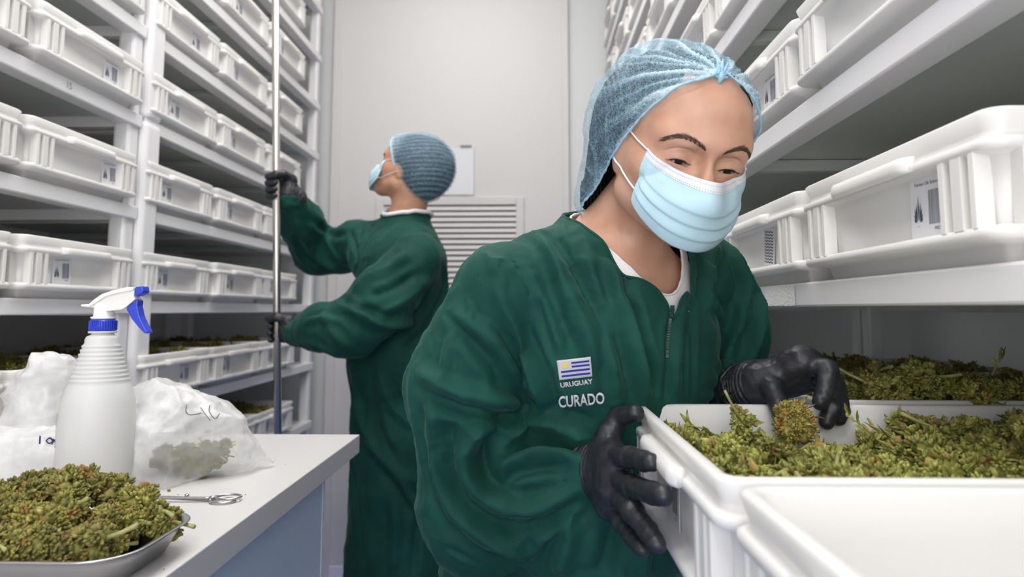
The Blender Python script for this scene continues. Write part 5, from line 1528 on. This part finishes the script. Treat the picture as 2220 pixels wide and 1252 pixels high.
def bag(name, label, base, prims, seed, clear=None, vox=.0045, amp=1.0, cat='bag'):
    Fd = Field()
    for p, k in prims: Fd.u(p, k)
    lo = np.min([o[1][1] for o in Fd.ops], 0) - .01; hi = np.max([o[1][2] for o in Fd.ops], 0) + .01
    X_ = [np.arange(lo[i], hi[i], vox) for i in range(3)]
    V_, F_ = nets(Fd.grid(*X_), *X_); V_ = project(Fd, V_, 1)
    D = amp*(.004*vnoise(V_*14, seed) + .010*creases(V_, 15, seed+2) + .0050*creases(V_, 34, seed+5) - .010)
    V_ = V_ + vnormals(V_, F_)*D[:, None]; V_[:, 2] = np.maximum(V_[:, 2], ZT + .0008)
    dn = .50 + .38*creases(V_, 17, seed+2) + .3*creases(V_, 38, seed+5)
    if clear is not None:
        c, r_ = clear; q = (V_ - V3(c))/np.array(r_); dn = dn*(1 - .66*np.exp(-(q*q).sum(1)))
    e = empty(name, base, label, cat)
    me = raw_mesh('film', V_, F_); a_ = me.attributes.new('dens', 'FLOAT', 'POINT'); a_.data.foreach_set('value', np.clip(dn, .1, .98).astype(f32))
    o = link('film', me, e, M_bag); o.location = -Vector(base)
    return e, BVHTree.FromPolygons(V_.tolist(), F_.tolist())
def onZ(px, py, Z=None):
    Z = ZT if Z is None else Z
    d = CR @ Vector((px - 1110, 525 - py, -F)); return CAM + d*((Z - E)/d.z)
def ink(owner, base, bvh, strokes, rad, m, name='handwriting'):
    b = MB()
    for st in strokes:
        pts = []
        for p in smoothline(st, 5):
            h, n = ray(bvh, *p)
            if h is not None: pts.append(h + (CAM - h).normalized()*.0015 - base)
        if len(pts) > 1: b.tube(pts, rad, 4)
    if b.v: b.build(name, m, owner)
M_mark = mat('marker_ink', (.12, .12, .13), .6); M_markb = mat('navy_marker_ink', (.02, .02, .12), .6)
bb = onZ(400, 1030)
bg, bv = bag('plastic_bag', 'crumpled clear plastic bag holding pale buds, right of the spray bottle', bb, [
    (ell(at(352, 925, 1.09), (.066, .07, .078)), .01), (ell(at(430, 950, 1.10), (.075, .065, .062)), .05), (ell(at(330, 985, 1.05), (.048, .05, .055)), .04),
    (ell(at(490, 985, 1.12), (.060, .058, .042)), .03), (cap(at(500, 985, 1.12), at(590, 1000, 1.15), .030, .014), .02), (cap(at(350, 880, 1.10), at(312, 852, 1.12), .030, .012), .03), (cap(at(300, 1030, 1.03), at(360, 1040, 1.02), .020, .014), .03)],
    3, (at(455, 1000, 1.06), (.105, .14, .050)))
ink(bg, bb, bv, [[(405, 878), (403, 892), (412, 900), (437, 896)], [(435, 884), (444, 897), (456, 913)], [(455, 879), (454, 893), (466, 908), (476, 897)]], .0006, M_mark)
rnd = random.Random(21)
for i in range(22):
    p = at(rnd.uniform(345, 488), rnd.uniform(970, 1018), rnd.uniform(1.075, 1.115)); p.z = max(p.z, ZT + .012)
    put_bud(TRAYB, p, rnd, 'pale green flower bud inside the crumpled clear bag', 'buds inside the clear bag', scale=.62)
b2 = onZ(70, 1010)
bg2, bv2 = bag('plastic_bag', 'frosted plastic bag standing upright, left behind the spray bottle', b2, [
    (ell(at(82, 880, 1.15), (.048, .03, .080)), .01), (cap(at(70, 840, 1.15), at(122, 800, 1.15), .030, .034), .03), (ell(at(62, 960, 1.13), (.055, .03, .060)), .04)], 11, amp=1.2)
b3 = onZ(40, 1050)
bg3, bv3 = bag('plastic_bag', 'low white plastic bag marked with dark blue pen behind the steel tray', b3, [
    (ell(at(20, 1010, 1.02), (.080, .05, .050)), .01), (ell(at(100, 1000, 1.02), (.032, .04, .042)), .04), (ell(at(-40, 1000, 1.02), (.06, .05, .05)), .03)], 17, amp=.7)
ink(bg3, b3, bv3, [[(87, 946), (86, 963)], [(100, 956), (108, 950), (114, 957), (106, 962), (100, 956)], [(114, 952), (122, 960), (128, 964)], [(128, 950), (118, 956), (112, 964)]], .0010, M_markb)

# ------------------------------------------------------------------ scissors
sc0 = onZ(380, 1082); sci = empty('scissors', sc0, 'steel scissors lying flat on the bench behind the steel tray', 'scissors')
def tz(px, py, h=.003): return onZ(px, py, ZT + h) - sc0
for k, (p0, p1, p2, rc, rx_) in enumerate((((262, 1076), (380, 1079), (452, 1083), (483, 1086), 24), ((262, 1078), (380, 1080), (455, 1080), (496, 1078), 23))):
    h = .0025 + k*.003; b = MB()
    path = [tz(*p, h) for p in smoothline([p0, (320, p0[1]+1.5), p1, p2], 6)]
    b.tube(path, [.0004 + .0026*min(1, i/10) for i in range(len(path))], 6, flat=.45)
    c = tz(*rc, h); ring = [c + Vector((.0165*math.cos(a), .0125*math.sin(a), 0)) for a in [2*PI*i/28 for i in range(29)]]
    b.tube(ring, .0017, 7); b.tube([path[-1], c + Vector((-.0165, 0, 0))], .0022, 6)
    b.build('blade_and_ring', M_steel, sci)
b = MB(); b.lathe([(.003, .0), (.003, .005), (.002, .0058)], 14, tz(405, 1081, 0)); b.build('pivot_screw', M_steel, sci)
b = MB(); b.tube([tz(262, 1077), tz(245, 1075, .004), tz(232, 1071, .008)], [.002, .0012, .0003], 5, flat=.5); b.build('blade_tip', M_steel, sci)
b = MB(); rnd = random.Random(4)
for (px, py, s) in ((369, 1066, .0022), (246, 1054, .0010), (313, 1070, .0009), (387, 1074, .0008), (531, 1074, .0007), (356, 1237, .0008), (618, 1008, .0006)):
    p = onZ(px, py); calyx(b, p + Vector((0, 0, s*.6)), Vector((rnd.uniform(-1, 1), rnd.uniform(-1, 1), .2)), s*2, s, rnd)
tag(b.build('plant_crumbs', M_bud), 'tiny crumbs of dried plant scattered on the bench', 'crumbs', kind='stuff')
